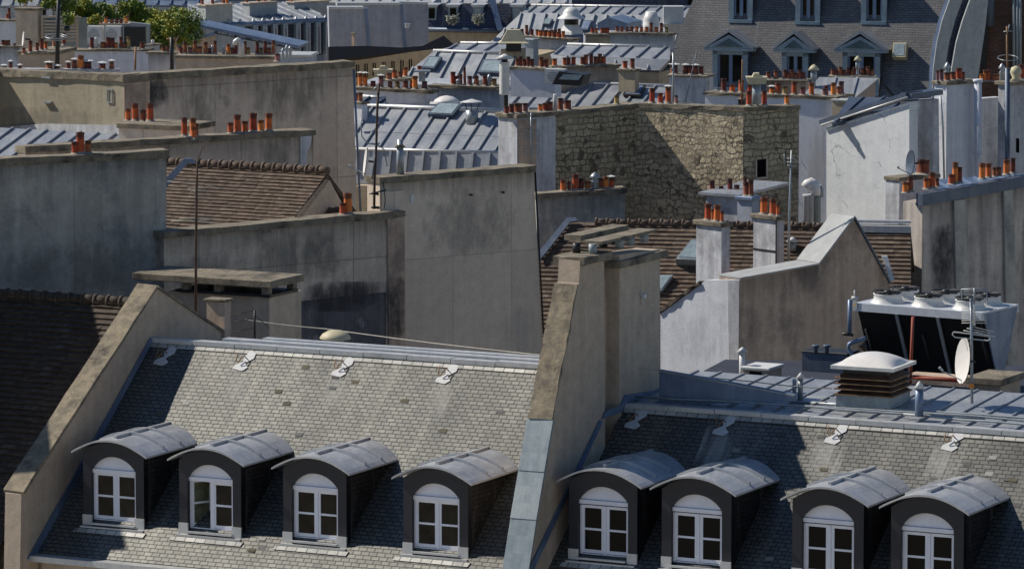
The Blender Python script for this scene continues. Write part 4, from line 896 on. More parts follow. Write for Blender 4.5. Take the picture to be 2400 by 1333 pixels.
q3=[TQ.at(1333,522)-ZU*.1,TQ.at(2135,534)-ZU*.1]; b=M(); b.prism([q3[0],q3[1],q3[1]+V((.6,4,-3)),q3[0]+V((.6,4,-3))],-ZU*.2); b.done('rear_roof',m_tiled,T2)
e0=TQ.at(1255,800); e1=TQ.at(2135,800); body(T2,'wall',m_tanw,[e0,e1,q3[1]+V((.6,4,0)),q3[0]+V((.6,4,0))],0,e0.z-.2)
def skyl(parent,P,p4,th=.12,fm=None,gm_=None):
    b=M(); p=[P.at(*x) for x in p4]; n=P.n; b.prism([x+n*.03 for x in p],n*th); o=b.done('skylight',fm or m_zincg,parent)
    c=sum(p,V((0,0,0)))/4; b=M(); b.prism([c+(x-c)*.8+n*(th+.035) for x in p],n*.008); b.done('skylight_pane',gm_ or m_glassb,o)
skyl(r_,TQ,[(1622,575),(1650,576),(1640,624),(1585,622)],.25)
skyl(r_,TQ,[(1545,652),(1578,652),(1552,688),(1530,690)],.12)
# X chimneys
X1=thing('chimney_stack','lavender-white chimney with four orange pots, left one rising from the tiled roof','chimney',W(1690,665,149.3))
stack(X1,m_whiteg,1632,1691,1711,522,700,149.3,-50,11,.08,pl=[(1659,16,40,'o'),(1670,8,28,'b'),(1680,16,40,'o'),(1692,9,26,'o')])
X2=thing('chimney_stack','lavender-white chimney strapped with dark bands, right one on the tiled roof','chimney',W(1820,620,150.6))
A_,B_,f_=stack(X2,m_whiteg,1766,1821,1838,507,660,150.6,-50,10,.08,pl=[(1790,17,39,'o'),(1811,16,39,'o'),(1823,9,27,'o')])
c,d1,d2,wl,wr,z0,z1=f_; b=M(); b.box(V((c.x,c.y,z0))-d2*.012+d1*.012,-d1*.05,-d2*.01,ZU*(z1-z0)); b.box(V((c.x,c.y,z1-.95))-d2*.02,-d1*(wl),d2*.01,ZU*.05); b.done('iron_band',m_black,X2)
for xx in ((1693,662),(1826,612)):
    pass
pm=thing('antenna_mast','slender galvanised aerial pole right of the strapped white chimney','antenna',W(1849,615,149.5)); Z=lambda x,y:W(x,y,149.5)
pipe(pm,'mast',m_gm,[Z(1848,618),Z(1850,500),Z(1855,352)],[.045,.035,.02]); b=M()
for y in (372,380,388): b.tube([Z(1845,y),Z(1866,y+1)],.02,4)
for q in ((1873,368,1892,400),(1838,395,1838,360)): b.tube([Z(q[0],q[1]),Z(q[2],q[3])],.012,4)
b.done('element',m_gm,pm)
ventp=thing('vent_pipe','short grey vent pipe with round hat on the tiled roof, by the aerial pole','vent pipe',TQ.at(1857,590)); p=TQ.at(1857,588)
M().lathe(p,[(.12,0),(.12,.3)],10).done('pipe',m_gm,ventp); M().lathe(p+ZU*.28,[(.2,0),(.03,.14)],12).done('hat',m_wm,ventp)
# ---- H
HB=thing('gabled_building','building with a lavender-white side and a brown gable capped in light grey zinc','building',W(1735,870,146)-ZU*20)
hw_=VP(1733,655,146.5,-42); hb=VP(0,0,0,36,W(1733,655,146.5))
wall(HB,'white_wall',m_white,hw_,[(1548,735),(1640,668),(1652,657),(1733,655),(1731,1000),(1548,1000)],.4)
wall(HB,'brown_gable',m_brown,hb,[(1733,655),(1918,620),(2000,512),(2084,664),(2100,1000),(1731,1000)],.95)
nn=-hb.n
slab_on(HB,'gable_capping',m_capz,hb.at(2001,508),hb.at(1919,617),.95,.05,nn,.05,4,.003)
slab_on(HB,'gable_capping',m_zincd,hb.at(2001,508),hb.at(2086,664),.95,.05,nn,.05,4,.003)
slab_on(HB,'zinc_capping',m_capz,hb.at(1919,618),hb.at(1733,652),.95,.04,nn,.05,4,.003)
slab_on(HB,'verge_tiles',m_tiled,hw_.at(1642,664),hw_.at(1546,733),.35,.09,-hw_.n,.06,14,.02)
b=M(); b.prism([hw_.at(1706,657)+hw_.n*.02,hw_.at(1733,657)+hw_.n*.02,hw_.at(1731,960)+hw_.n*.02,hw_.at(1712,960)+hw_.n*.02],-hw_.n*.01); b.done('grey_quoin',m_whiteg,HB)
b=M(); b.prism([W(2066,600,149.5),W(2080,600,149.5),W(2096,655,149.2),W(2088,660,149.2)],V((0,.15,0))); b.done('skylight_flap',m_wm,T2)
# chimney block behind X1
CB2=thing('chimney_stack','squat grey chimney under a tilted zinc lid with burnt pots, before the dim rubble wall','chimney',W(1725,520,157))
stack(CB2,m_whiteg,1655,1728,1776,462,600,157,-35,0)
c=W(1730,462,156.9); b=M(); d=hd(-35); e=hd(55); Lw=1.7; b.box(c+d*.1-e*.1,-d*1.5,e*2.9+ZU*.15,ZU*.08); b.done('tilted_lid',m_zinc,CB2)
pots(CB2,W(1640,462,158.5),W(1770,458,157.8),[(1669,13,34,'b'),(1690,12,20,'b'),(1711,13,36,'b'),(1727,13,22,'b'),(1746,10,40,'b')],ZU*.05)
CB3=thing('chimney_stack','slim blue-capped chimney with two tall burnt pots, touching the tilted zinc lid','chimney',W(1760,520,155))
stack(CB3,m_blue,1728,1762,1780,462,600,155.5,-35,9,.06,m_zincb,pl=[(1750,17,34,'b'),(1760,13,38,'b')])
# hooded flue
t_=thing('flue_pipe','twin grey flue under a white bent-over hood, against the cracked white wall','flue',W(1902,530,161)); Z=lambda x,y,o=0:W(x,y,161+o)
for k,(x,w_) in enumerate(((1895,.17),(1912,.16))): M().lathe(Z(x,535,k*.1),[(w_,0),(w_,1.0-.05*k),(w_*1.15,1.02-.05*k),(w_*1.15,1.08-.05*k)],12).done('pipe',m_whiteg if k==0 else m_zincg,t_)
b=M(); b.tube([Z(1911,458),Z(1911,442),Z(1908,433),Z(1901,429),Z(1894,432),Z(1889,440)],[.15,.16,.17,.18,.18,.19],14); b.done('bent_hood',m_dome,t_)
b=M(); b.tube([Z(1921,462,.3),Z(1921,446,.3),Z(1917,436,.3)],.12,10); b.done('rear_hood',m_zincg,t_)
# ---- white / cracked walls
WB,PWb,*_=pwall('pale lavender party wall with a long row of clay pots, right of the rubble walls',m_white,1652,1958,215,227,800,170.5,-25,.6,7,
  pl=[(1688,13,31,'b'),(1708,14,18,'o'),(1729,13,29,'o'),(1749,13,18,'o'),(1764,7,10,'o'),(1801,13,14,'O'),(1815,13,25,'o'),(1832,14,18,'y'),(1853,13,30,'o'),(1873,14,18,'p'),(1894,13,29,'o'),(1925,13,16,'p')])
cw=VP(2131,240,165.5,-48); CW=thing('white_house','sunlit white wall with cracks under a sloping zinc verge, right of centre','building',W(2130,530,165.5)-ZU*18)
m_crack=plaster('cracked_white_render',(.56,.59,.62),(.70,.72,.73),stain=(.30,.31,.33),samt=.4,streak=.2,seed=16,spos=.58)
def cracks(m):
    t=m.node_tree; bs=t.nodes['Principled BSDF']; l=bs.inputs['Base Color'].links[0].from_socket
    u=uvv(t,.75,.95,4); wn=nd(t,'ShaderNodeTexNoise',Scale=2.2,Detail=6,Roughness=.7); t.links.new(u,wn.inputs['Vector']); uw=mix(t,.35,u,wn.outputs['Color'],'ADD')
    v=nd(t,'ShaderNodeTexVoronoi',Scale=1.0,feature='DISTANCE_TO_EDGE'); t.links.new(uw,v.inputs['Vector'])
    f=ramp(t,v.outputs['Distance'],.003,.012,(1,1,1,1),(0,0,0,1)); g_=ramp(t,noise(t,u,1.3,3),.5,.6); f=mix(t,1.0,f,g_,'MULTIPLY')
    t.links.new(mix(t,f,l,(.24,.24,.25,1)),bs.inputs['Base Color'])
cracks(m_crack)
wall(CW,'cracked_wall',m_crack,cw,[(1937,300),(2131,240),(2131,700),(1937,700)],.4)
cg=VP(0,0,0,42,W(2131,240,165.5)); wall(CW,'grey_wall',m_whiteg,cg,[(2131,238),(2200,232),(2205,700),(2131,700)],.4)
b=M(); n=cw.n; A_=cw.at(1930,292); B_=cw.at(2133,226); b.box(A_+n*.1-cw.d*.1,(B_-A_),-n*.8,ZU*.14); b.done('zinc_verge',m_zincd,CW); b=M(); b.tube([A_+n*.12-ZU*.02,B_+n*.12-ZU*.02],.035,6); b.done('verge_roll',m_zincw,CW)
b=M(); A2v=cg.at(2131,232); B2v=cg.at(2205,222); b.box(A2v+cg.n*.1,B2v-A2v,-cg.n*.5,ZU*.17); b.done('zinc_verge',m_zincd,CW)
crf=TP(W(2060,240,169),-25,14); zroof(CW,'roof',m_zincd,crf,[crf.at(1990,228),crf.at(2150,228),crf.at(2150,248),crf.at(2040,262),crf.at(1950,290)],sp=.7)
SQ=thing('chimney_stack','cream block chimney base at the foot of the sloping zinc verge','chimney',W(1985,280,170)); stack(SQ,m_cream,1951,1985,1999,234,300,170,-30,5,.04,m_green)
Gs=thing('glass_lean_to','low lean-to roof of grey glass panes, above the sunlit white wall','roof',W(2000,240,174)); gpn=TP(W(2060,183,176),-14,30)
zroof(Gs,'glazed_roof',m_zinc,gpn,[gpn.at(1920,181),gpn.at(2060,183),gpn.at(2000,232),gpn.at(1880,225)],sp=.75,rw=.06,rh=.05,th=.05)
b=M(); q=W(2062,184,175.8); b.prism([q,q+V((.75,0,-.85)),q+V((.6,0,-.85)),q+V((.0,0,-.12))],V((0,.1,0))); b.tube([q,q-ZU*.8],.04,4); b.done('frame',m_black,Gs)
# chimney block front of the cracked wall + dish
DB=thing('chimney_stack','grey-white chimney block with a lichened top and one broad burnt pot, beside the dark dish','chimney',W(2110,530,158))
stack(DB,m_whiteg,2076,2108,2200,416,700,158,-50,9,.05,pl=[(2163,32,34,'b')])
dish(W(2138,382,158.6),.40,V((-.96,-.28,.1)).normalized(),'dark grey satellite dish seen from the side, left of a broad burnt pot',m_zincd,arm=1)
m_wallG=plaster('warm_grey_render',(.44,.40,.36),(.60,.545,.48),stain=(.16,.16,.17),samt=.6,streak=.9,seed=33,spos=.55)
# ---- G wall right
GWL,PGW,Ag,Bg,hg=pwall('tall leaning grey buttressed party wall at the right edge under a blue zinc parapet',m_wallG,2162,2460,478,424,900,157,36,.9,0,right=2500)
n=PGW.n; s=ppm(Ag)
b=M(); b.box(Ag+n*.12-PGW.d*.1-ZU*.05,(Bg-Ag),-n*.3,ZU*.36); b.done('zinc_parapet',m_zincd,GWL)
pots(GWL,Ag+ZU*.34,Bg+ZU*.34,[(2147,15,25,'o'),(2159,14,36,'b')],-n*.5-PGW.d*0)
pots(GWL,Ag+ZU*.36,Bg+ZU*.36,[(2192,15,25,'o'),(2204,16,36,'o'),(2217,10,20,'b'),(2250,17,24,'o'),(2259,15,50,'o'),(2269,13,36,'b'),(2322,15,36,'o'),(2337,14,34,'o'),(2351,10,22,'b'),(2361,14,22,'b'),(2379,15,36,'o'),(2394,13,36,'b')],-n*.4)
for x0,x1,m in ((2236,2262,m_wallD),(2352,2374,m_wallD)):
    b=M(); b.prism([PGW.at(x0-4,470 if x0<2300 else 447)+n*.09,PGW.at(x1-4,466 if x0<2300 else 444)+n*.09,PGW.at(x1+10,900)+n*.09,PGW.at(x0+6,900)+n*.09],-n*.08); b.done('buttress',m,GWL)
gz=TP(W(2330,424,163),30,14); zroof(GWL,'rear_roof',m_zincb,gz,[gz.at(2195,420),gz.at(2440,405),gz.at(2440,470),gz.at(2150,490)],sp=.5)
# ---- right tall stacks
R1=thing('chimney_stack','tall lavender-white chimney wall with mixed pots, left of the white downpipe','chimney',W(2220,420,171))
stack(R1,m_white,2190,2219,2290,192,760,170,-50,8,.08,pl=())
c=W(2219,192,170); 
pots(R1,c+V((-.3,.2,0)),c+hd(40)*1.6+V((-.2,.2,0)),[(2197,7,26,'p'),(2206,10,28,'p'),(2220,16,44,'g'),(2220,16,20,'b'),(2234,14,20,'b'),(2247,15,28,'o'),(2257,9,18,'b')])
pipe_=thing('downpipe','thick white vertical downpipe between the two tall right-hand chimney walls','pipe',W(2291,420,170)); pipe(pipe_,'pipe',m_white,[W(2293,600,170.5),W(2292,188,170.5)],.13,12)
b=M(); b.tube([W(2292,193,170.5),W(2292,186,170.5)],.17,12); b.tube([W(2292,296,170.5),W(2292,291,170.5)],.15,12); b.tube([W(2292,365,170.5),W(2292,360,170.5)],.15,12); b.done('collar',m_white,pipe_)
R0=thing('party_wall','recessed grey-lavender wall between the downpipe and the right-hand chimney','wall',W(2320,420,173)); P0=VP(2320,220,172.5,25); wall(R0,'masonry',m_whiteg,P0,[(2296,232),(2345,228),(2345,760),(2296,760)],.4)
R2=thing('chimney_stack','tall grimy white chimney wall at the right edge with a gourd-shaped cowl','chimney',W(2368,420,170)); stack(R2,m_whiteg,2340,2366,2500,192,760,170.2,-50,9,.1)
c=W(2366,192,170.2); pots(R2,c-hd(-50)*.5+V((-.3,.1,0)),c+hd(40)*2+V((0,.3,0)),[(2348,15,40,'g'),(2394,12,36,'o')]); 
pots(R2,W(2290,192,172),W(2345,190,172),[(2300,9,18,'o'),(2308,8,28,'o'),(2317,8,28,'o'),(2335,20,16,'b')])
b=M(); b.lathe(c+V((.25,.4,0)),[(.22,0),(.12,.1),(.2,.28),(.16,.44),(.02,.5)],14); b.done('gourd_cowl',m_crm,R2)
dp=thing('downpipe','dark thin downpipe with a swan-neck foot at the right edge','pipe',W(2362,420,169.5)); pipe(dp,'pipe',m_zincd,[W(2361,160,169.6),W(2361,398,169.6),W(2364,412,169.6),W(2378,424,169.6)],.085,8)
b=M(); b.prism([W(2383,326,169.2),W(2389,326,169.2),W(2389,358,169.2),W(2383,358,169.2)],V((0,.3,0))); b.done('slot_window',m_void,R2)
ta=thing('antenna_mast','tall aerial pole with a ring antenna near the top right corner','antenna',W(2360,185,170)); Z=lambda x,y:W(x,y,169.8)
pipe(ta,'mast',m_rust,[Z(2361,192),Z(2360,62)],.035,5); b=M(); b.tube([Z(2352,75),Z(2372,73)],.02,4); b.tube([Z(2360,82),Z(2366,58)],.02,4)
b.tube([Z(2362+24*math.cos(k*.5236),136-4*math.sin(k*.5236))+V((0,.5*math.sin(k*.5236),0)) for k in range(13)],.012,4,False); b.done('ring_antenna',m_gm,ta)
t_=thing('cable','thin dark cable hanging down the pale wall at the right','cable',W(2210,440,164)); pipe(t_,'wire',m_gm,[W(2204,225,164.5),W(2210,300,164.5),W(2213,425,164.5)],.035,5)

stain(tC,PC,560,165,790,290,m_stain); stain(tC,PC,330,185,400,260,m_stain2); stain(tC,PC,400,200,520,330,m_stain); stain(tC2,PCl,-40,250,250,310,m_stain)
stain(tB1,PB1,600,325,690,420,m_stain); stain(tA2,PA2,1170,700,1272,850,m_stainw); stain(tA2,PA2,950,430,1240,620,stainmat('faint_damp',(.25,.24,.22),.4,.7,1,.6,9,.5))
drips(HB,hb,hb.at(1733,658),hb.at(1918,622),1.6); stain(HB,hw_,1560,720,1725,870,stainmat('grey_damp',(.3,.3,.36),.46,.8,2.4,.5,3,.35)); stain(GWL,PGW,2180,520,2240,700,m_stain2); stain(GWL,PGW,2376,480,2440,700,m_stain)
stain(CW,cg,2132,300,2200,430,m_stain); stain(WB,PWb,1880,260,1950,520,m_stainw)
# ================= FAR DISTANCE =================
def blk(label,m,x0,x1,x2,yt,yb,Y,aL=-27,ch=6,pl=(),cm=None,name='chimney_stack',cat='chimney',ov=.07,group=None):
    t_=thing(name,label,cat,W(x1,yb,Y),group); r=stack(t_,m,x0,x1,x2,yt,yb,Y,aL,ch,ov,cm,pl); return t_,r
def zbuild(label,poly,px0,Y,a,sl,m=None,sp=.62,steep=None,wm=None,zb=14,x1=None,rw=.06,ridge_=True,name='zinc_roof_building'):
    """zinc-roofed building. poly: pixels of the upper roof, first two points are the ridge; steep: bottom y's of a steeper lower pitch"""
    P=TP(W(px0[0],px0[1],Y),a,sl); q=[P.at(*z) for z in poly]; t_=thing(name,label,'building',V((q[0].x,q[0].y,0)))
    r_=zroof(t_,'roof',m or m_zinc,P,q,sp=sp,rw=rw,rh=.08)
    if ridge_: b=M(); b.tube([q[0]+ZU*.03,q[1]+ZU*.03],.07,6); b.done('ridge_roll',m_zincw,r_)
    lo=[q[-1],q[-2]]
    if steep:
        P2=TP(q[-1]-P.n*.01,a,steep[0]); lo2=[P2.at(*steep[1][0]),P2.at(*steep[1][1])]
        zroof(t_,'steep_roof',steep[2] if len(steep)>2 else (m or m_zinc),P2,[lo[0],lo[1],lo2[1],lo2[0]],sp=sp,rw=rw,rh=.08); lo=lo2
    back=hd(a+90)*5
    body(t_,'wall',wm or m_cream,[lo[0],lo[1],q[1]+back,q[0]+back],0,min(lo[0].z,lo[1].z)-.1)
    b=M(); b.prism([q[0]-ZU*.12,q[1]-ZU*.12,q[1]+back-ZU*1.5,q[0]+back-ZU*1.5],-ZU*.15); b.done('rear_roof',m or m_zinc,t_)
    return t_,r_,P
# ---- rows of pots between centre zinc roof and C1
ra,Pra,*_=pwall('low lavender wall with a jumble of capped pots, just right of the big folded wall',m_white,830,1012,204,212,330,186,-18,.6,7,
  pl=[(838,11,30,'O'),(849,12,30,'O'),(868,13,14,'b'),(886,12,26,'P'),(908,11,15,'b'),(925,12,16,'y'),(944,13,18,'b'),(958,9,20,'b'),(966,14,30,'o'),(989,14,18,'p')])
b=M(); p=Pra.at(989,193); b.box(p+V((-.12,.2,0)),V((.24,0,0)),V((0,.24,0)),ZU*.35); b.box(p+V((-.3,.1,.35)),V((.6,0,0)),V((0,.45,0)),ZU*.06); b.done('flue_box',m_gm,ra)
rb,Prb,*_=pwall('pale blue wall with eight clay pots and a lichened coping, behind the centre zinc roof',m_blue,1008,1172,199,204,330,187,-20,.6,7,
  pl=[(1055,12,30,'o'),(1064,9,20,'b'),(1073,9,26,'b'),(1083,7,42,'b'),(1094,12,22,'p'),(1110,12,22,'b'),(1130,12,24,'b'),(1140,11,28,'g'),(1151,14,18,'y')])
pots(rb,Prb.at(1070,199),Prb.at(1160,203),[(1074,11,15,'g')],V((0,-.1,0)))
rc,_=blk('squat white chimney with two dark pots, tucked against the big folded wall',m_white,826,848,861,240,340,180,-40,5,pl=[(833,13,20,'b'),(844,12,22,'b')])
zbuild('low dark zinc roof corner between the folded wall and the mast',[(850,228),(905,232),(900,262),(862,270),(835,262)],(860,235),183,-22,12,m_zincd)
ft=thing('flat_roof','pale flat zinc tray roof below the cream facade, left of the slanting zinc roof','roof',W(900,195,193)); b=M(); b.box(W(838,196,194)-ZU*.3,hd(-12)*4.2,hd(78)*3,ZU*.3); b.done('roof',m_zincw,ft)
boat(897,178,191,46,'grey boat-shaped chimney cowl below the cream facade',30)
for i,(x,y,w_) in enumerate(((913,192,12),(937,190,12),(950,186,10))):
    pass
blk('small chimney with red pots and a zinc lid, below the slanting skylit zinc roof',m_white,900,945,975,186,210,190,-20,5,pl=[(912,14,16,'b'),(925,12,20,'o'),(950,11,22,'o'),(938,10,14,'b')])
pots(ra,W(955,170,190),W(1000,172,190),[(983,11,16,'o')],ZU*0)
# white twisted pipe
tw=thing('flue_pipe','tall white ribbed flue with a conical hat in front of the lavender wall','flue',W(1184,250,172)); p=W(1186,250,172); s=ppm(p)
pipe(tw,'lower_pipe',m_black,[p,p+ZU*.55],.075,8)
b=M(); pr_=[]
for k in range(14): z=.4+k*.082; pr_+=[(.165,z),(.18,z+.04)]
b.lathe(p+V((-.05,0,0)),pr_,12); b.done('ribbed_pipe',m_wm,tw)
M().lathe(p+V((-.05,0,1.5)),[(.11,0),(.11,.14)],10).done('neck',m_black,tw); M().lathe(p+V((-.05,0,1.62)),[(.34,0),(.02,.16)],14).done('hat',m_wm,tw)
# ---- Z5
z5,r5,P5=zbuild('long low grey zinc roof above the rubble walls, half in blue shade',[(1195,190),(1680,208),(1680,262),(1180,262)],(1500,202),190,-20,18)
skyl(r5,P5,[(1468,205),(1514,206),(1502,232),(1462,230)],.1,m_black,m_zincb); skyl(r5,P5,[(1645,222),(1662,223),(1655,234),(1636,233)],.1,m_black,m_zincb); skyl(r5,P5,[(1262,205),(1298,208),(1292,218),(1256,214)],.08,m_black,m_zincd)
# white wall with AC
wa,Pwa,*_=pwall('lavender wall with an air conditioner and a cluster of burnt pots, above the blue-shaded zinc',m_white,1196,1300,157,161,230,188,-24,.6,5,
  pl=[(1206,12,18,'b'),(1212,10,24,'b'),(1221,12,18,'b'),(1230,11,24,'b'),(1238,11,19,'b'),(1261,12,24,'b'),(1271,11,18,'b')])
def acunit(label,x0,x1,y0,y1,Y,a=-20):
    P=VP(x0,y1,Y,a); c=P.at(x0,y1); w_=(P.at(x1,y1)-c).length; h=(y1-y0)/ppm(c); t_=thing('air_conditioner',label,'air conditioner',c); b=M(); b.box(c,P.d*w_,-P.n*.35,ZU*h); b.done('casing',m_wm,t_)
    b=M(); cc=c+P.d*w_*.4+ZU*h*.52+P.n*.01; n_=14; r=min(w_,h)*.36; pts=[cc+P.d*math.cos(k*6.2832/n_)*r+ZU*math.sin(k*6.2832/n_)*r for k in range(n_)]; b.prism(pts,P.n*.01); o=b.done('fan_grille',m_gm,t_)
    b=M()
    for k in range(6): b.box(cc-P.d*r*.8+ZU*(-r*.75+k*r*.3)+P.n*.012,P.d*r*1.6,P.n*.01,ZU*.02)
    b.done('grille_bar',m_wm,o); return t_
acunit('grey air conditioner on the lavender wall above the blue-shaded zinc roof',1276,1322,162,196,186.5)
rd,Prd,*_=pwall('brown coping wall carrying pairs of terracotta pots, left of the cream chimney block',m_tan,1300,1452,156,151,215,191,18,.5,5,
  pl=[(1285,12,17,'o'),(1305,12,17,'o'),(1328,9,18,'o'),(1338,10,18,'b'),(1349,11,19,'o'),(1371,13,18,'b'),(1378,11,24,'o'),(1391,10,26,'b'),(1402,12,18,'b'),(1411,10,25,'b'),(1420,11,18,'o')])
blk('cream chimney block with two pots, alone right of the pair-potted coping wall',m_cream,1450,1488,1498,163,212,189,-30,5,pl=[(1465,12,17,'o'),(1482,11,25,'b')])
sk=thing('roof_lantern','black-framed roof lantern with a pale pane, between lavender wall and cream chimney','skylight',W(1330,200,186)); P=VP(1335,200,186,-20); b=M(); b.prism([P.at(1294,198),P.at(1360,202),P.at(1370,176),P.at(1310,168)],-P.n*.8); b.done('frame',m_black,sk)
b=M(); b.prism([P.at(1310,186)+P.n*.03,P.at(1356,188)+P.n*.03,P.at(1366,176)+P.n*.03,P.at(1322,174)+P.n*.03],P.n*.02); b.done('pane',m_glassb,sk)
# ---- Z4 with skylights
z4,r4,P4=zbuild('slanting grey zinc roof with two big bright skylights, beside the cream facade',[(1016,121),(1215,128),(1215,200),(938,184)],(1100,124),203,-22,34,sp=.68)
skyl(r4,P4,[(1008,140),(1038,141),(1020,168),(990,166)],.14,m_zincd,m_glassb); skyl(r4,P4,[(1134,146),(1185,148),(1178,178),(1122,176)],.12,m_zincd,m_glassb)
zbuild('shallow zinc roof rising behind the skylit slope to the cream pyramid cowl',[(1080,103),(1240,104),(1240,130),(1010,123)],(1100,115),208,-22,9,sp=.8)
z4c,r4c,_=zbuild('shallow zinc roof under the far wall with eleven pots, right of the skylit slope',[(1330,106),(1570,112),(1570,140),(1290,128)],(1400,112),206,-18,10,sp=.7,steep=(45,[(1300,158),(1545,165)]))
# cream pyramid cowl
pc=thing('chimney_cowl','cream pyramid-shaped cowl on a dark cage and block, above the skylit zinc roof','chimney cowl',W(1205,140,202)); stack(pc,m_cream,1174,1214,1232,115,175,202,-22,2,.03,m_zincg)
c=W(1204,97,202); b=M(); 
def ring4(c,r,z): return [c+V((a*r,bb*r*.8,z)) for a,bb in ((-1,-1),(1,-1),(1,1),(-1,1))]
def frus(b,c,r0,r1,h): 
    A=ring4(c,r0,0); B=ring4(c,r1,h); b.face(A); b.face(B)
    for i in range(4): b.face([A[i],A[(i+1)%4],B[(i+1)%4],B[i]])
frus(b,c,.5,.26,.46); frus(b,c-ZU*.05,.6,.5,.06); b.done('pyramid_hood',m_crm,pc)
b=M(); b.box(c+V((-.3,-.2,-.4)),V((.6,0,0)),V((0,.5,0)),ZU*.38); b.done('cage',m_black,pc)
blk('plain grey box chimney right of the cream pyramid cowl',m_green,1222,1250,1262,92,165,204,-30,3,cm=m_zincg)
pf,Ppf,*_=pwall('pale blue wall with two rows of burnt pots, right of the cream pyramid cowl',m_blue,1195,1342,82,92,150,210,-26,.6,4,
  pl=[(1193,8,14,'b'),(1205,9,14,'b'),(1216,9,14,'b'),(1227,8,24,'b'),(1239,9,15,'b'),(1252,9,15,'b'),(1264,10,14,'b'),(1274,9,16,'b'),(1284,10,17,'b'),(1294,9,17,'b'),(1304,9,20,'b'),(1313,9,16,'o')])
pots(pf,Ppf.at(1250,84),Ppf.at(1330,90),[(1268,9,14,'o'),(1278,9,14,'b'),(1289,9,15,'o'),(1299,9,14,'b'),(1311,9,14,'o')],Ppf.n*.1)
mh=thing('roof_ventilator','big white mushroom-hatted ventilator on a dark cage, on the far zinc roofs','ventilator',W(1340,100,215)); p=W(1339,100,215); s=ppm(p)
b=M(); b.box(p+V((-.5,-.4,-.4)),V((1.0,0,0)),V((0,.8,0)),ZU*.75); b.done('box_base',m_zincb,mh)
b=M(); b.lathe(p+ZU*.35,[(.5,0),(.48,.12),(.3,.42)],4,sm=False); b.done('flared_base',m_wm,mh)
M().lathe(p+ZU*.76,[(.3,0),(.3,.28)],10).done('cage',m_black,mh)
M().lathe(p+ZU*1.0,[(.6,0),(.56,.04),(.36,.18),(.34,.30),(.24,.42),(.08,.5),(.02,.5)],18).done('mushroom_hat',m_wm,mh)
pg1,_,*_=pwall('short cream wall with five stubby orange pots, right of the mushroom ventilator',m_cream,1372,1432,79,81,120,209,-12,.6,5,
  pl=[(1385,8,13,'o'),(1394,8,13,'o'),(1408,8,13,'o'),(1415,8,14,'b'),(1421,8,14,'o')])
pg2,_,*_=pwall('long pale wall with eleven small pots in one row, left of the great slate roof',m_green,1430,1576,76,78,120,208,-12,.6,5,
  pl=[(1443,8,13,'b'),(1454,8,12,'o'),(1466,7,12,'b'),(1477,9,13,'b'),(1489,8,13,'o'),(1500,8,12,'o'),(1512,8,12,'o'),(1523,8,22,'b'),(1535,9,12,'o'),(1547,8,22,'b'),(1559,8,12,'y')])
wv=thing('roof_ventilator','white tapered barrel ventilator behind the row of eleven pots','ventilator',W(1526,75,216)); p=W(1526,80,216); M().lathe(p,[(.33,0),(.36,.4),(.34,.42),(.34,.6),(.22,.95),(.2,.95)],16).done('barrel',m_wm,wv)
wv=thing('roof_ventilator','white box ventilator with a flared foot, beside the great slate roof','ventilator',W(1580,80,214)); c=W(1578,55,214); b=M(); b.box(c+V((-.42,-.3,0)),V((.84,0,0)),V((0,.6,0)),ZU*.72); b.done('box',m_wm,wv); b=M(); frus(b,c-ZU*.5,.1,.55,.5); b.done('flared_foot',m_wm,wv)
# ---- Z3 far
z3,r3,P3_=zbuild('large far zinc mansard with a closely battened bent slope, top centre',[(1245,14),(1700,20),(1690,40),(1222,30)],(1400,18),245,-20,12,sp=.62,steep=(50,[(1140,108),(1640,116)]))
b=M(); c=W(1440,70,226); P=VP(1440,62,226,-20); b.prism([P.at(1400,72),P.at(1400,55),P.at(1425,41),P.at(1470,55),P.at(1470,72)],-P.n*2); o=b.done('hut',m_zincb); tag(o,'small zinc-roofed dormer hut on the far mansard, above the row of pots','dormer')
P3s=TP(P3_.at(1222,30),-20,50); skyl(r3,P3s,[(1280,48),(1298,49),(1290,62),(1273,61)],.12,m_zincd,m_glassb); skyl(r3,P3s,[(1370,52),(1390,52),(1380,75),(1362,74)],.12,m_zincd,m_zincb); skyl(r3,P3s,[(1503,54),(1520,54),(1514,66),(1498,66)],.12,m_zincd,m_zincb)
# ================= GREAT SLATE ROOF =================
SB=thing('great_slate_building','tall building with a huge slate roof and blue pedimented dormers, upper right','building',W(1900,215,196)-ZU*24)
sa=-20; SP=TP(W(1900,215,196),sa,66); pl_=[(1562,260),(1566,200),(1576,130),(1592,70),(1625,0),(1660,-60),(2250,-60),(2218,0),(2200,50),(2188,100),(2180,160),(2176,260)]
b=M(); b.prism([SP.at(*q) for q in pl_],-SP.n*.4); sr=b.done('roof',m_slatef,SB)
b=M(); b.prism([SP.at(*q)-SP.n*.6 for q in pl_],-SP.n*5-ZU*6); b.done('building_mass',m_slatef,SB)
b=M(); vq=[(2250,-60),(2218,0),(2200,50),(2188,100),(2180,160),(2176,260)]
for (a,c) in zip(vq,vq[1:]):
    b.prism([SP.at(*a),SP.at(a[0]+8,a[1]),SP.at(c[0]+8,c[1]),SP.at(*c)],SP.n*.08)
b.done('zinc_verge',m_zincb,SB)
def strip(m,L,Rr,Y,a,th,name):
    P=VP(2250,100,Y,a); b=M(); b.prism([P.at(*q) for q in L]+[P.at(*q) for q in Rr[::-1]],-P.n*th); return b.done(name,m,SB)
cv=lambda dx,k=1: [(2258+dx,-60),(2226+dx*1.0,0),(2208+dx,50),(2196+dx*.95,100),(2188+dx*.9,160),(2183+dx*.85,260)]
strip(m_green,cv(0),cv(30),193,35,.04,'gable_wall'); strip(m_slateb,cv(26),cv(60),193.6,35,.04,'blue_slate_strip'); 
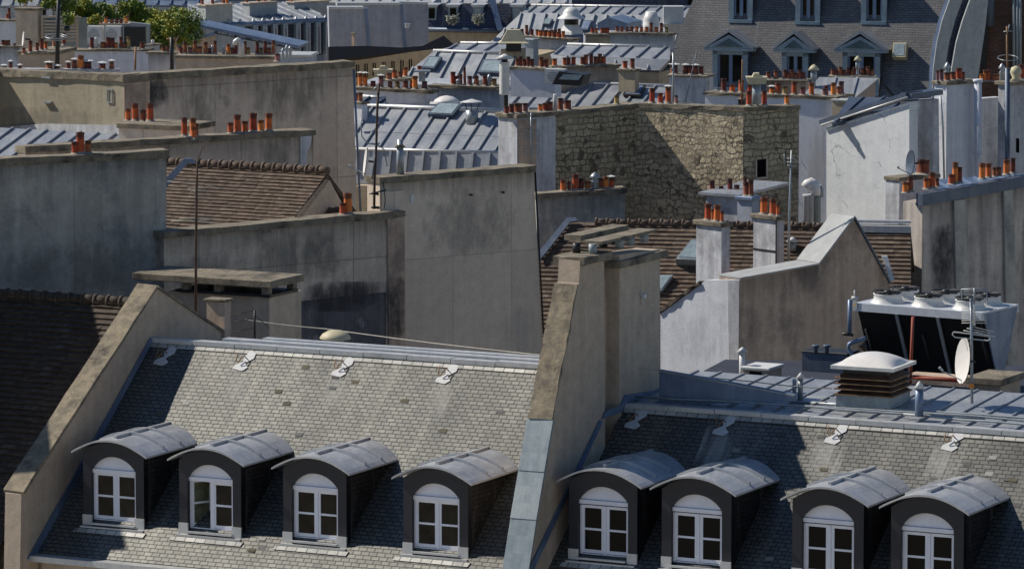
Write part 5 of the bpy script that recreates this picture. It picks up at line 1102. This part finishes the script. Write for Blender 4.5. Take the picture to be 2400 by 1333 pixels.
strip(m_green,cv(48),[(2372,-60),(2316,0),(2310,60),(2300,130),(2290,200),(2285,260)],193.2,35,.06,'gable_wall')
NBk=thing('brick_building','sooty brick wall with green pipes in the top right corner','building',W(2350,180,196)-ZU*20); P=VP(2350,100,197,-10); wall(NBk,'brick_wall',m_brick,P,[(2280,-80),(2560,-80),(2560,400),(2280,400)],.5)
for x,mm,r in ((2322,m_zincd,.22),(2378,m_zincg,.06),(2386,m_zincg,.06),(2393,m_zincg,.06)): pipe(NBk,'pipe',mm,[P.at(x,-60)+P.n*.4,P.at(x-(0 if r<.1 else 3),60 if r>.1 else 190)+P.n*.4],r,8)
b=M(); b.prism([P.at(2300,-60)+P.n*.3,P.at(2326,-60)+P.n*.3,P.at(2312,170)+P.n*.3,P.at(2300,200)+P.n*.3],P.n*.1); b.done('dark_gap_panel',m_black,NBk)  # raised black panel stands for the dark gap beside the brick
sh=ppm(W(1900,150,194))
def sdormer(xl,xr,ysill,yhead,apex=None,ex=10,dep=3.0):
    # front plane passes through sill point on roof
    q=SP.at((xl+xr)/2,ysill); P=VP(0,0,0,sa,q+SP.n*0.02); w_=(P.at(xr,ysill)-P.at(xl,ysill)).length; c=P.at(xl,ysill); h=(P.at(xl,yhead)-c).z
    d=P.d; n=P.n; b=M(); 
    for s0 in (0,w_-.06): b.prism([c+d*s0-ZU*.3,c+d*s0+ZU*h,c+d*s0+ZU*h-n*dep,c+d*s0-ZU*.3-n*dep],d*.06)
    b.box(c+ZU*(h-.05),d*w_,-n*dep,ZU*.05)
    D=b.done('dormer',m_slateb,SB)
    b=M(); pw=.2
    for s0 in (0,w_-pw): b.box(c+d*s0-n*-.02-ZU*.2,d*pw,-n*.12,ZU*(h+.2))
    b.box(c+ZU*(h-.16)+n*.02,d*w_,-n*.12,ZU*.16); b.box(c-ZU*.12+n*.08,d*w_,-n*.2,ZU*.12); 
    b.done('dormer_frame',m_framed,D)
    b=M(); b.box(c+d*pw-n*.12,d*(w_-2*pw),-n*.01,ZU*(h-.1)); b.done('window_pane',m_glass,D)
    b=M(); mx=w_/2; b.box(c+d*(mx-.07)-n*.07,d*.14,-n*.05,ZU*(h-.15))
    for s0 in (pw,w_-pw-.07): b.box(c+d*s0-n*.07,d*.07,-n*.05,ZU*(h-.15))
    b.box(c+d*pw-n*.07,d*(w_-2*pw),-n*.05,ZU*.08); b.done('window_frame',m_zincb,D)
    if apex:
        e=.28; b=M(); L=c-d*e+ZU*(h+.0)+n*.2; Rt=c+d*(w_+e)+ZU*h+n*.2; ap=c+d*mx+ZU*(h+.62)+n*.2
        b.prism([L+ZU*.1,Rt+ZU*.1,ap],-n*.3); b.box(L,Rt-L,-n*.4,ZU*.12); o=b.done('pediment',m_framed,D); b=M(); b.prism([L+d*.42+ZU*.16+n*.03,Rt-d*.42+ZU*.16+n*.03,ap-ZU*.14+n*.03],-n*.04); b.done('tympanum',m_tym,o)
        b=M()
        for A_,B_ in ((L,ap),(ap,Rt)):
            b.prism([A_+ZU*.1-d*.0,B_+ZU*.1,B_+ZU*.22,A_+ZU*.22],-n*.14)
        b.prism([L+ZU*.14+n*.03,ap+ZU*.16+n*.03,ap+ZU*.16-n*dep,L+ZU*.14-n*dep],-ZU*.05); b.prism([Rt+ZU*.14+n*.03,ap+ZU*.16+n*.03,ap+ZU*.16-n*dep,Rt+ZU*.14-n*dep],-ZU*.05)
        b.done('pediment_roof',m_zinc if apex==1 else m_zincg,D)
sdormer(1670,1752,205,118,1); sdormer(1832,1894,200,122,1); sdormer(1974,2062,215,122,1)
for x0,x1 in ((1708,1764),(1864,1922),(2018,2078)): sdormer(x0,x1,46 if x0<1800 else 50,-80,None,dep=2.4)
o_=SP; b=M(); n=SP.n; P=SP; skyl(sr,SP,[(2099,108),(2130,108),(2127,142),(2096,142)],.35,m_crm,m_glassb)
# chimneys before the slate roof
blk('grey chimney with a row of pleated silver rain caps, before the great slate roof',m_whiteg,1568,1655,1672,178,260,184,-20,4,pl=[(1580,18,20,'B'),(1607,13,20,'B'),(1618,13,20,'b'),(1630,13,20,'B'),(1643,12,20,'b')])
ap_=thing('antenna_mast','slender grey aerial pole rising before the left end of the slate roof','antenna',W(1578,240,172)); pipe(ap_,'mast',m_gm,[W(1578,248,172),W(1578,120,172)],.035,5)
b=M(); b.tube([W(1568,118,172),W(1592,112,172)],.015,4); b.tube([W(1572,162,172),W(1586,162,172)],.03,4); b.tube([W(1634,118,173),W(1626,150,173),W(1606,240,172),W(1590,232,172)],.02,4); b.done('bent_rod',m_zincd,ap_)
bp,Pbp,*_=pwall('brown wall behind the long pot row, packed with burnt square pots',m_brown,1795,1890,187,188,240,180,-10,.8,3,
   pl=[(1797,11,17,'b'),(1815,11,20,'b'),(1837,11,22,'b'),(1845,11,16,'b'),(1854,11,22,'b'),(1863,11,15,'b'),(1871,11,22,'b'),(1880,11,16,'b')])
bp2,Pbp2,*_=pwall('zinc-capped wall with ten burnt pots in front of the third pedimented dormer',m_brown,1944,2048,179,180,230,184,-8,.8,3,
   pl=[(1949,9,16,'b'),(1958,9,14,'b'),(1967,10,20,'b'),(1976,9,14,'b'),(1986,10,19,'b'),(1996,10,14,'b'),(2001,9,20,'b'),(2020,10,18,'b'),(2032,10,22,'b'),(2042,9,14,'b')])
def cowl(px,yt,yb,Y,wpx,label):
    p=W(px,yb,Y); s=ppm(p); h=(yb-yt)/s; w_=wpx/s/2; t_=thing('chimney_cowl',label,'chimney cowl',p)
    M().lathe(p,[(w_*.55,0),(w_*.4,h*.15),(w_*.4,h*.35),(w_*.62,h*.38),(w_*.62,h*.68),(w_*.45,h*.7),(w_*.45,h*.78)],12).done('stem',m_gm,t_); M().lathe(p+ZU*h*.76,[(w_*1.15,0),(w_*.7,h*.14),(w_*.1,h*.24)],12).done('hat',m_crm,t_)
cowl(1907,151,208,176,24,'grey turned cowl with a domed hat, between the second and third blue dormers')
cowl(2010,131,178,182,17,'slim grey turned cowl before the window of the third blue dormer')
blk('dark chimney stub beside the rusty ladder on the rubble wall coping',m_black,1730,1742,1748,232,258,166,-30,2,pl=[(1738,8,12,'b')])
ld=thing('ladder_rack','rusty iron ladder on the coping of the sunlit rubble wall','ladder',W(1738,250,165)); b=M(); b.tube([W(1738,250,165),W(1740,140,165)],.03,4)
for y in (215,231,247): b.tube([W(1737,y,165),W(1752,y,165)],.02,4)
b.done('rail',m_rust,ld)
blk('grey box chimney at the lower end of the lean-to, beside the sloping verge',m_whiteg,1916,1951,1999,228,300,171.5,-30,5,pl=[(1936,12,26,'o'),(1953,13,30,'o'),(1966,12,19,'b'),(1972,13,30,'p')])
# ================= FAR LEFT =================
def cluster(label,lst,A,B,cat='chimney',name='chimney_stack'):
    t_=thing(name,label,cat,A); b=M(); d=B-A; b.box(A-ZU*3+V((0,-.25,0)),d,V((0,.5,0)),ZU*3); b.done('masonry',m_whiteg,t_); pots(t_,A,B,lst); return t_
cluster('low wall with silver rain caps and one fat orange pot, peeping over the folded wall',[(10,12,4,'B'),(25,9,14,'B'),(47,9,5,'B'),(115,16,12,'B'),(133,15,4,'B'),(160,10,13,'B'),(175,12,20,'B'),(189,17,31,'o'),(206,18,16,'B'),(240,16,12,'B'),(262,12,17,'B')],W(-30,160,176),W(280,162,176))
ch1,_=blk('dark concrete chimney with tall burnt pots behind the thick black mast',m_tan,44,130,175,121,200,182,-14,8,pl=[(56,9,15,'b'),(71,10,28,'b'),(87,9,20,'b'),(98,10,27,'b'),(107,9,18,'o'),(128,12,22,'b'),(150,10,28,'b')])
mst=thing('antenna_mast','thick black mast with a horizontal ring, near the top left corner','antenna',W(136,160,178)); pipe(mst,'mast',m_black,[W(134,165,178),W(135,84,178),W(138,-30,178)],[.09,.075,.06],8)
b=M()
for rr,yy in ((25,86),(22,90)): b.tube([W(134+rr*math.cos(k*.5236)-3,yy-3.5*math.sin(k*.5236),178)+V((0,.4*math.sin(k*.5236),0)) for k in range(13)],.02,4,False)
b.done('ring',m_gm,mst); M().lathe(W(157,74,178),[(.02,0),(.1,.02),(.11,.1),(.08,.18),(.01,.2)],10).done('lamp_head',m_black,mst)
ms2=thing('antenna_mast','dark mast with a flat crosspiece, between the two lavender walls at upper left','antenna',W(403,160,176)); pipe(ms2,'mast',m_black,[W(403,165,176),W(402,88,176)],.07,6); b=M(); b.tube([W(390,92,176),W(414,89,176)],.03,5); b.tube([W(393,97,176),W(412,93,176)],.03,5); b.done('crosspiece',m_rust,ms2)
ms3=thing('post','plain rusty post standing before the lavender wall at upper left','post',W(318,160,175)); pipe(ms3,'post',m_rust,[W(317,165,175),W(318,110,175)],.04,5)
dish(W(57,92,180),.26,V((-.97,-.2,.1)).normalized(),'narrow white satellite dish before the tan concrete block, upper left')
lw,Plw,*_=pwall('long lavender wall with burnt pots below the two air conditioners, upper left',m_white,172,347,116,116,220,186,-10,.7,4,
   pl=[(209,10,27,'b'),(220,8,26,'w'),(236,14,15,'b'),(248,12,26,'b'),(258,12,26,'b'),(267,8,14,'o'),(278,9,27,'b'),(287,9,14,'b'),(296,9,29,'y'),(328,12,16,'b')])
lw2,Plw2,*_=pwall('short grey wall with five stubby pots, left of the dark mast with crosspiece',m_whiteg,347,425,122,123,220,184,-10,.6,4,
   pl=[(378,8,12,'b'),(388,8,13,'b'),(398,8,12,'b'),(416,8,13,'b')])
lc=thing('chimney_stack','small white-topped chimney below the ivy','chimney',W(355,125,189)); stack(lc,m_whiteg,346,364,374,104,140,189,-20,3); pots(lc,W(350,104,189),W(370,104,189),[(358,8,10,'w')])
st,_=blk('long dark chimney with over a dozen pots and a hooked zinc flue, upper left centre',m_tan,412,640,655,132,200,182,-8,7,pl=[(424,9,15,'b'),(434,10,28,'b'),(446,11,15,'p'),(457,10,31,'b'),(468,12,17,'b'),(482,10,29,'b'),(491,8,14,'b'),(498,10,22,'g'),(504,9,32,'b'),(524,9,18,'g'),(535,10,24,'o'),(545,9,16,'b'),(553,9,24,'b'),(575,8,32,'b'),(582,9,16,'y'),(603,9,30,'b'),(612,9,16,'y'),(622,9,32,'b'),(631,10,17,'b'),(641,9,34,'b')])
pipe(st,'hooked_flue',m_zincw,[W(566,134,181.5),W(566,105,181.5),W(563,97,181.5),W(557,94,181.5),W(552,98,181.5),W(551,106,181.5)],.10,10)
blk('pale blue block chimney with two silver cowls, behind the folded wall coping',m_blue,652,727,742,128,200,181,-8,6,pl=[(663,9,26,'g'),(672,9,30,'g'),(680,10,24,'g'),(650,13,18,'p')],cm=m_zincw)
# concrete block + left walls
cbk,_=blk('tall tan concrete block with a flat cap crossed by a diagonal shadow, upper left',m_tanw,36,88,100,20,200,196,-20,6,cm=m_cope)
fl1,Pf1,*_=pwall('lavender wall at the far upper left corner, orange pots behind it',m_white,-60,38,45,47,220,199,-10,.5,4,pl=[(13,7,12,'o'),(17,8,26,'b')])
fl2,Pf2,*_=pwall('pale grey wall with three short pots at the left edge, under the lavender wall',m_whiteg,-60,46,108,108,220,188,-10,.5,4,pl=[(3,9,13,'b'),(9,8,12,'b'),(16,8,13,'b'),(30,6,5,'b')])
# lattice screen
lt=thing('slatted_screen','weathered wooden slatted screen under the climbing plants, upper left','screen',W(140,112,196)); P=VP(140,110,196,-6); b=M()
for x in (99,133,182): b.prism([P.at(x-2,38)+P.n*.05,P.at(x+2,38)+P.n*.05,P.at(x+2,118)+P.n*.05,P.at(x-2,118)+P.n*.05],-P.n*.08)
b.prism([P.at(97,37)+P.n*.06,P.at(190,40)+P.n*.06,P.at(190,43)+P.n*.06,P.at(97,41)+P.n*.06],-P.n*.1); b.done('post',m_tan,lt); b=M()
for k in range(7): y=48+k*7.5; b.prism([P.at(101,y),P.at(180,y+1),P.at(180,y+5),P.at(101,y+4)],-P.n*.04)
b.done('slat',m_tanw,lt)
b=M(); b.prism([P.at(96,44)-P.n*.5,P.at(200,44)-P.n*.5,P.at(345,60)-P.n*.5,P.at(345,200)-P.n*.5,P.at(96,200)-P.n*.5],-P.n*.3); b.done('backing_wall',m_zincg,lt)
acunit('white air conditioner, left one of the pair below the flower pots',205,240,62,103,193,-8); acunit('white air conditioner, right one of the pair below the flower pots',247,283,62,103,193,-8)
sg=thing('plant_shelf','rooftop shelf of terracotta flower pots above the two air conditioners','shelf',W(270,58,193)); b=M(); b.box(W(232,59,193.5),hd(-6)*4.2*.28*1.0+hd(-6)*.0,V((0,.6,0)),ZU*.06); b.done('shelf',m_tanw,sg)
pots(sg,W(225,58,193.6),W(305,58,193.6),[(249,9,18,'o'),(262,10,13,'b'),(274,9,14,'b'),(284,9,12,'b'),(296,8,20,'o'),(237,8,10,'b')])
b=M(); b.box(W(291,110,193),V((.8,0,0)),V((0,.6,0)),ZU*.75); b.done('dark_cabinet',m_black,sg)
# plants
m_leaf,t,bs=mk('mixed_foliage'); tc=nd(t,'ShaderNodeTexCoord'); n1=nd(t,'ShaderNodeTexNoise',Scale=1.3,Detail=5,Roughness=.8); t.links.new(tc.outputs['Object'],n1.inputs['Vector'])
cr=nd(t,'ShaderNodeValToRGB'); cr.color_ramp.elements[0].position=.36; cr.color_ramp.elements[0].color=(.035,.075,.018,1); cr.color_ramp.elements[1].position=.72; cr.color_ramp.elements[1].color=(.20,.055,.02,1)
e=cr.color_ramp.elements.new(.5); e.color=(.13,.19,.02,1); e=cr.color_ramp.elements.new(.6); e.color=(.38,.34,.025,1); t.links.new(n1.outputs['Fac'],cr.inputs[0]); t.links.new(cr.outputs[0],bs.inputs['Base Color']); bs.inputs['Roughness'].default_value=.7
m_leafd=plain('dark_foliage',(.035,.06,.02),.8,var=.5)
def plant(label,ells,n,leaf,mat=None,name='climbing_plant',cat='plant',stem=None):
    c=ells[0]; base=W(c[0],c[1]+c[3],c[4]); t_=thing(name,label,cat,base); b=M(); tot=sum(e[2]*e[3] for e in ells)
    for (x,y,rx,ry,Y) in ells:
        C=W(x,y,Y); s=ppm(C); k=int(n*rx*ry/tot)
        subs=[(C+V((random.uniform(-.8,.8)*rx/s,random.uniform(-.6,.6)*rx/s*.8,random.uniform(-.8,.8)*ry/s)),random.uniform(.2,.45)*min(rx,ry)*1.6/s) for _ in range(18)]
        for _ in range(k):
            q,r=random.choice(subs); v=V((random.gauss(0,1),random.gauss(0,1),random.gauss(0,1))).normalized()*r*random.uniform(.5,1.1); p=q+v
            a=V((random.gauss(0,1),random.gauss(0,1),random.gauss(0,1))).normalized(); c_=a.orthogonal().normalized(); l=leaf*random.uniform(.6,1.4)
            b.face([p,p+a*l*.5+c_*l*.35,p+a*l,p+a*l*.5-c_*l*.35])
    b.done('foliage',mat or m_leaf,t_)
    for (x,y,rx,ry,Y) in ells: b=M(); q=W(x,y,Y); b.tube([V((q.x,q.y,base.z-.15)),q-ZU*.2,q+V((.3,0,.3))],[.05,.035,.01],5); b.done('stem',m_tan,t_)
    return t_
plant('loose green climbing plant hanging over the slatted screen',[(165,18,60,24,197),(215,28,34,20,197),(125,8,34,16,197),(158,46,14,14,195.6)],8500,.085)
plant('bushy yellow-green ivy with red tips above the air conditioners',[(330,42,55,32,199),(262,32,44,16,197.5),(300,26,38,20,198),(228,48,20,12,196)],12000,.09)
plant('dark-bottomed ivy mound with yellow and red top, right of the air conditioners',[(375,72,42,38,197),(432,64,34,34,198),(400,46,40,24,199),(345,50,30,26,198),(412,84,44,20,196.5)],15000,.09)
plant('small leafy balcony shrubs behind the slatted screen, top left',[(60,-4,20,10,215),(190,4,30,12,205)],1200,.12)
# lean-to wall
gl_=thing('rendered_house','low grey-green wall with a tan end under a sloping blue roof edge, upper left centre','building',W(505,130,200)-ZU*18); Pg=VP(505,82,205,-8); Pt=VP(505,82,205,0)
wall(gl_,'side_wall',m_green,Pg,[(505,80),(700,118),(700,220),(505,220)],.4); wall(gl_,'tan_wall',m_brown,VP(505,82,205,10),[(415,112),(505,80),(505,220),(415,220)],.4)
slab_on(gl_,'roof_edge',m_zincb,Pg.at(452,60),Pg.at(702,113),2.0,.12,-Pg.n,.1,3,.0); slab_on(gl_,'roof_edge',m_zincb,Pg.at(505,80),VP(505,82,205,10).at(412,110),.5,.12,-Pg.n,.1,3,.0)
# long mansard with pale dormers
LM=thing('mansard_building','long blue mansard with a row of pale narrow dormers and sloping zinc fields, upper left','building',W(770,130,226)-ZU*20)
P=VP(775,130,222,32); f0=lambda x,y:P.at(x,y)
b=M(); b.prism([f0(440,64),f0(770,46),f0(776,128),f0(440,150)],-P.n*.4); b.done('blue_mansard_face',m_slateb,LM)
body(LM,'wall',m_cream,[f0(440,150)-P.n*.1,f0(776,128)-P.n*.1,f0(776,128)-P.n*9,f0(440,150)-P.n*9],0,f0(776,130).z-1.2)
for i,x in enumerate((511,537,563,594,616,640,664,694,717,741,763)):
    yt=62-(x-511)*.045; yb=82+(x-511)*.19; sc2=1
    A_=f0(x-6,yb)+P.n*.25; w_=12/ppm(A_)/math.cos(R(32)); h=(f0(x,yt)-f0(x,yb)).z
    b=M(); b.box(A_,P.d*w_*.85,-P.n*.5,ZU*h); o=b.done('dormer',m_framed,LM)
    b=M(); b.box(A_+P.d*w_*.05+P.n*.02,P.d*w_*.2,-P.n*.1,ZU*(h-.1)); b.box(A_+P.d*w_*.6+P.n*.02,P.d*w_*.2,-P.n*.1,ZU*(h-.1)); b.box(A_+P.d*w_*.38+P.n*.03,P.d*w_*.08,-P.n*.04,ZU*(h-.1)); b.done('window_frame',m_blue,o)
    M().lathe(A_+P.d*w_*.4+ZU*h-P.n*.2,[(w_*.45,0),(w_*.35,.15),(.02,.28)],8).done('dormer_cap',m_zincw,o)
    b=M(); b.box(A_+P.d*w_*.25+P.n*.01,P.d*w_*.35,-P.n*.02,ZU*(h-.2)); b.done('window_pane',m_glass,o)
TPz=TP(f0(775,45),32,9)
zroof(LM,'zinc_roof',m_zinc,TPz,[TPz.at(440,62),TPz.at(772,46),TPz.at(700,6),TPz.at(440,10)],sp=.5)
b=M(); b.tube([f0(440,64)+P.n*.1,f0(770,47)+P.n*.1],.12,6); b.done('cornice',m_zincb,LM)
for k,(x0,x1,x2,yt,yb,lab,pp) in enumerate(((464,482,545,12,52,'grey-green cross wall over the zinc fields, leftmost of three',[(474,8,12,'b'),(498,8,14,'b'),(524,8,12,'b'),(532,8,16,'o')]),(568,585,650,7,44,'grey-green cross wall with red pots over the zinc fields, middle of three',[(578,7,10,'b'),(605,8,12,'b'),(620,8,14,'o'),(636,8,12,'b')]),(673,690,772,5,40,'grey-green cross wall over the zinc fields, rightmost of three',[(682,7,9,'o'),(720,7,9,'b')]))):
    blk(lab,m_green,x0,x1,x2,yt,yb+40,(218.5,221,223.4)[k],-50,3,pl=pp,name='cross_wall',cat='wall',cm=m_tan)
# big grey walls
def gw(label,pts,Y,a,m=m_whiteg,edge=None,th=.6):
    t_=thing('party_wall',label,'wall',W(pts[0][0],140,Y)-ZU*15); P=VP(pts[1][0],60,Y,a); wall(t_,'masonry',m,P,pts,th)
    b=M(); A_=P.at(*pts[0]); B_=P.at(*pts[1]); b.box(A_+P.n*.08-ZU*.02,B_-A_,-P.n*(th+.16),ZU*.1); b.done('coping',m_zincw,t_)
    if edge: b=M(); b.prism([P.at(*q)+P.n*.05 for q in edge],-P.n*.5); b.done('zinc_edge',m_zincb,t_)
    return t_,P
gw('broad grey-lavender wall with a blue zinc edge, left of three above the cream facade',[(770,21),(853,21),(868,118),(774,160)],219,8,m_greyl,[(853,20),(861,20),(870,122),(862,118)])
gw('broad grey-lavender wall with a blue zinc edge, middle of three above the cream facade',[(790,11),(938,11),(952,112),(800,150)],224,8,m_greyl,[(938,10),(944,10),(954,116),(946,112)])
g3,P=gw('grey wall with horizontal joints and a hanging lamp, right of three above the cream facade',[(930,8),(1003,10),(1005,100),(935,120)],228,6,m_greyl)
b=M(); b.prism([P.at(948,54)+P.n*.3,P.at(962,54)+P.n*.3,P.at(957,66)+P.n*.3,P.at(949,66)+P.n*.3],-P.n*.2); b.done('lamp',m_wm,g3)
CF=thing('cream_house','sunlit cream facade with dark windows under a dark cornice roof, centre top left','building',W(830,200,215)-ZU*18); P=VP(960,125,212,-50)
Pc=VP(830,140,212,14); wall(CF,'facade',m_cream,Pc,[(775,142),(1060,112),(1060,260),(775,260)],.4)
Pk=TP(Pc.at(775,140)+Pc.n*.25,14,50); b=M(); b.prism([Pk.at(770,142),Pk.at(1070,110),Pk.at(1040,84),Pk.at(990,108),Pk.at(940,112),Pk.at(860,108),Pk.at(770,110)],-Pk.n*.2); b.done('dark_roof',m_black,CF)
for x in (838,858,877,900,921,942,962):
    yt=152-(x-838)*.1; b=M(); b.prism([Pc.at(x-4,yt)+Pc.n*.01,Pc.at(x+4,yt)+Pc.n*.01,Pc.at(x+4,yt+30)+Pc.n*.01,Pc.at(x-4,yt+30)+Pc.n*.01],-Pc.n*.1); o=b.done('window',m_glass,CF)
    b=M(); b.prism([Pc.at(x-.8,yt)+Pc.n*.03,Pc.at(x+.8,yt)+Pc.n*.03,Pc.at(x+.8,yt+30)+Pc.n*.03,Pc.at(x-.8,yt+30)+Pc.n*.03],-Pc.n*.03); b.prism([Pc.at(x-6,yt+30)+Pc.n*.06,Pc.at(x+6,yt+30)+Pc.n*.06,Pc.at(x+6,yt+32)+Pc.n*.06,Pc.at(x-6,yt+32)+Pc.n*.06],-Pc.n*.06); b.done('window_frame',m_cream,o)
blk('old clay chimney stub on the dark cornice roof',m_brown,824,830,832,78,130,218,-30,2)
# dark blue mansard with flowers
DM=thing('mansard_building','dark blue mansard with white flower boxes at its dormers, top centre','building',W(1080,100,250)-ZU*24); P=VP(1080,60,246,-8); PT=TP(P.at(1080,68),-8,72)
b=M(); b.prism([PT.at(1000,10),PT.at(1200,12),PT.at(1185,74),PT.at(1003,68)],-PT.n*.4); b.done('slate_roof',m_slateb,DM)
wall(DM,'wall',m_cream,P,[(1003,70),(1230,76),(1230,300),(1003,300)],.5); b=M(); b.tube([P.at(1000,69)+P.n*.2,P.at(1200,73)+P.n*.2],.12,6); b.done('gutter',m_zincd,DM)
b=M(); b.prism([PT.at(1148,0)+PT.n*.1,PT.at(1162,0)+PT.n*.1,PT.at(1182,76)+PT.n*.1,PT.at(1168,76)+PT.n*.1],PT.n*.3); b.done('fire_wall',m_zincb,DM)
for x in (1012,1062,1121,1212):
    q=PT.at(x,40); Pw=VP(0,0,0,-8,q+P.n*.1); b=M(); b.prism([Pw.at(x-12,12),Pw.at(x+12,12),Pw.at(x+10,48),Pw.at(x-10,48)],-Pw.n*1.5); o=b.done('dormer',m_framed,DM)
    b=M(); b.prism([Pw.at(x-17,11)+Pw.n*.2,Pw.at(x+17,11)+Pw.n*.2,Pw.at(x+13,17)+Pw.n*.2,Pw.at(x-13,17)+Pw.n*.2],-Pw.n*1.2); b.done('dormer_cornice',m_zincw,o)
    b=M(); b.prism([Pw.at(x-7,20)+Pw.n*.03,Pw.at(x+7,20)+Pw.n*.03,Pw.at(x+7,44)+Pw.n*.03,Pw.at(x-7,44)+Pw.n*.03],-Pw.n*.02); b.done('window_pane',m_glassb if x>1100 else m_glass,o)
m_flw=plain('pale_flowers',(.38,.38,.26),.8,var=.75,sc_=9,c2=(.6,.6,.5))
for x,l in ((1062,'left'),(1121,'right')): plant('bushy pale-flowering window box on the dark blue mansard, '+l+' one',[(x,46,15,7,244.5)],700,.12,m_flw,'flower_box','plant')
for (x,y) in ((1022,120),(1150,120)): pass
# background rows filling up to the top edge
def farrow(label,x0,x1,yr,ye,yb,Y,a,mr,mw,pl=(),wins=()):
    P=TP(W(x0,yr,Y),a,28); q=[P.at(x0,yr),P.at(x1,yr+1),P.at(x1,ye+1),P.at(x0,ye)]; t_=thing('far_building',label,'building',V((q[0].x,q[0].y,0)))
    zroof(t_,'roof',mr,P,q,sp=.7,rw=.1,rh=.08); Pw=VP(0,0,0,a,q[3]-P.n*.1); 
    b=M(); b.prism([q[3]-ZU*.1,q[2]-ZU*.1,V((q[2].x,q[2].y,0)),V((q[3].x,q[3].y,0))],hd(a+90)*8); b.done('wall',mw,t_)
    for (wx,wy,ww,wh) in wins:
        b=M(); b.prism([Pw.at(wx,wy)+Pw.n*.02,Pw.at(wx+ww,wy)+Pw.n*.02,Pw.at(wx+ww,wy+wh)+Pw.n*.02,Pw.at(wx,wy+wh)+Pw.n*.02],-Pw.n*.05); b.done('window',m_glass,t_)
    if pl: 
        b=M(); b.box(q[0]+V((0,.1,-.3)),q[1]-q[0],V((0,.5,0)),ZU*.75); o=b.done('chimney_wall',m_tan,t_); pots(t_,q[0]+V((0,.3,.45)),q[1]+V((0,.3,.45)),pl)
farrow('far grey zinc roof with dark windows, top left corner',-60,330,-6,14,120,270,-6,m_zinc,m_whiteg,[(54,8,10,'o'),(95,6,9,'o')],[(20,24,8,14),(60,22,8,14),(100,22,8,14)])
farrow('far wall crowded with small pots behind the ivy, top left',210,475,0,12,130,262,-4,m_zincb,m_green,[(x,7,random.choice((9,13)),random.choice('bob')) for x in range(216,450,13)])
farrow('far zinc roof with tiny pots behind the cross walls, top left centre',450,800,-22,-2,120,280,-4,m_zinc,m_green)
farrow('far pale zinc roof with red pots above the three grey walls, top',760,1010,-6,6,120,262,-3,m_zincw,m_whiteg,[(x,6,8,random.choice('bobp')) for x in range(800,1000,11)])
farrow('far bright zinc roof above the flower-box mansard, top centre',990,1400,-12,8,60,272,-5,m_zincw,m_slateb)
farrow('far blue-shaded building with tall windows, top centre right',1340,1700,-60,-30,60,262,-5,m_zincb,m_slateb,(),[(x,-22,14,34) for x in range(1372,1620,30)])
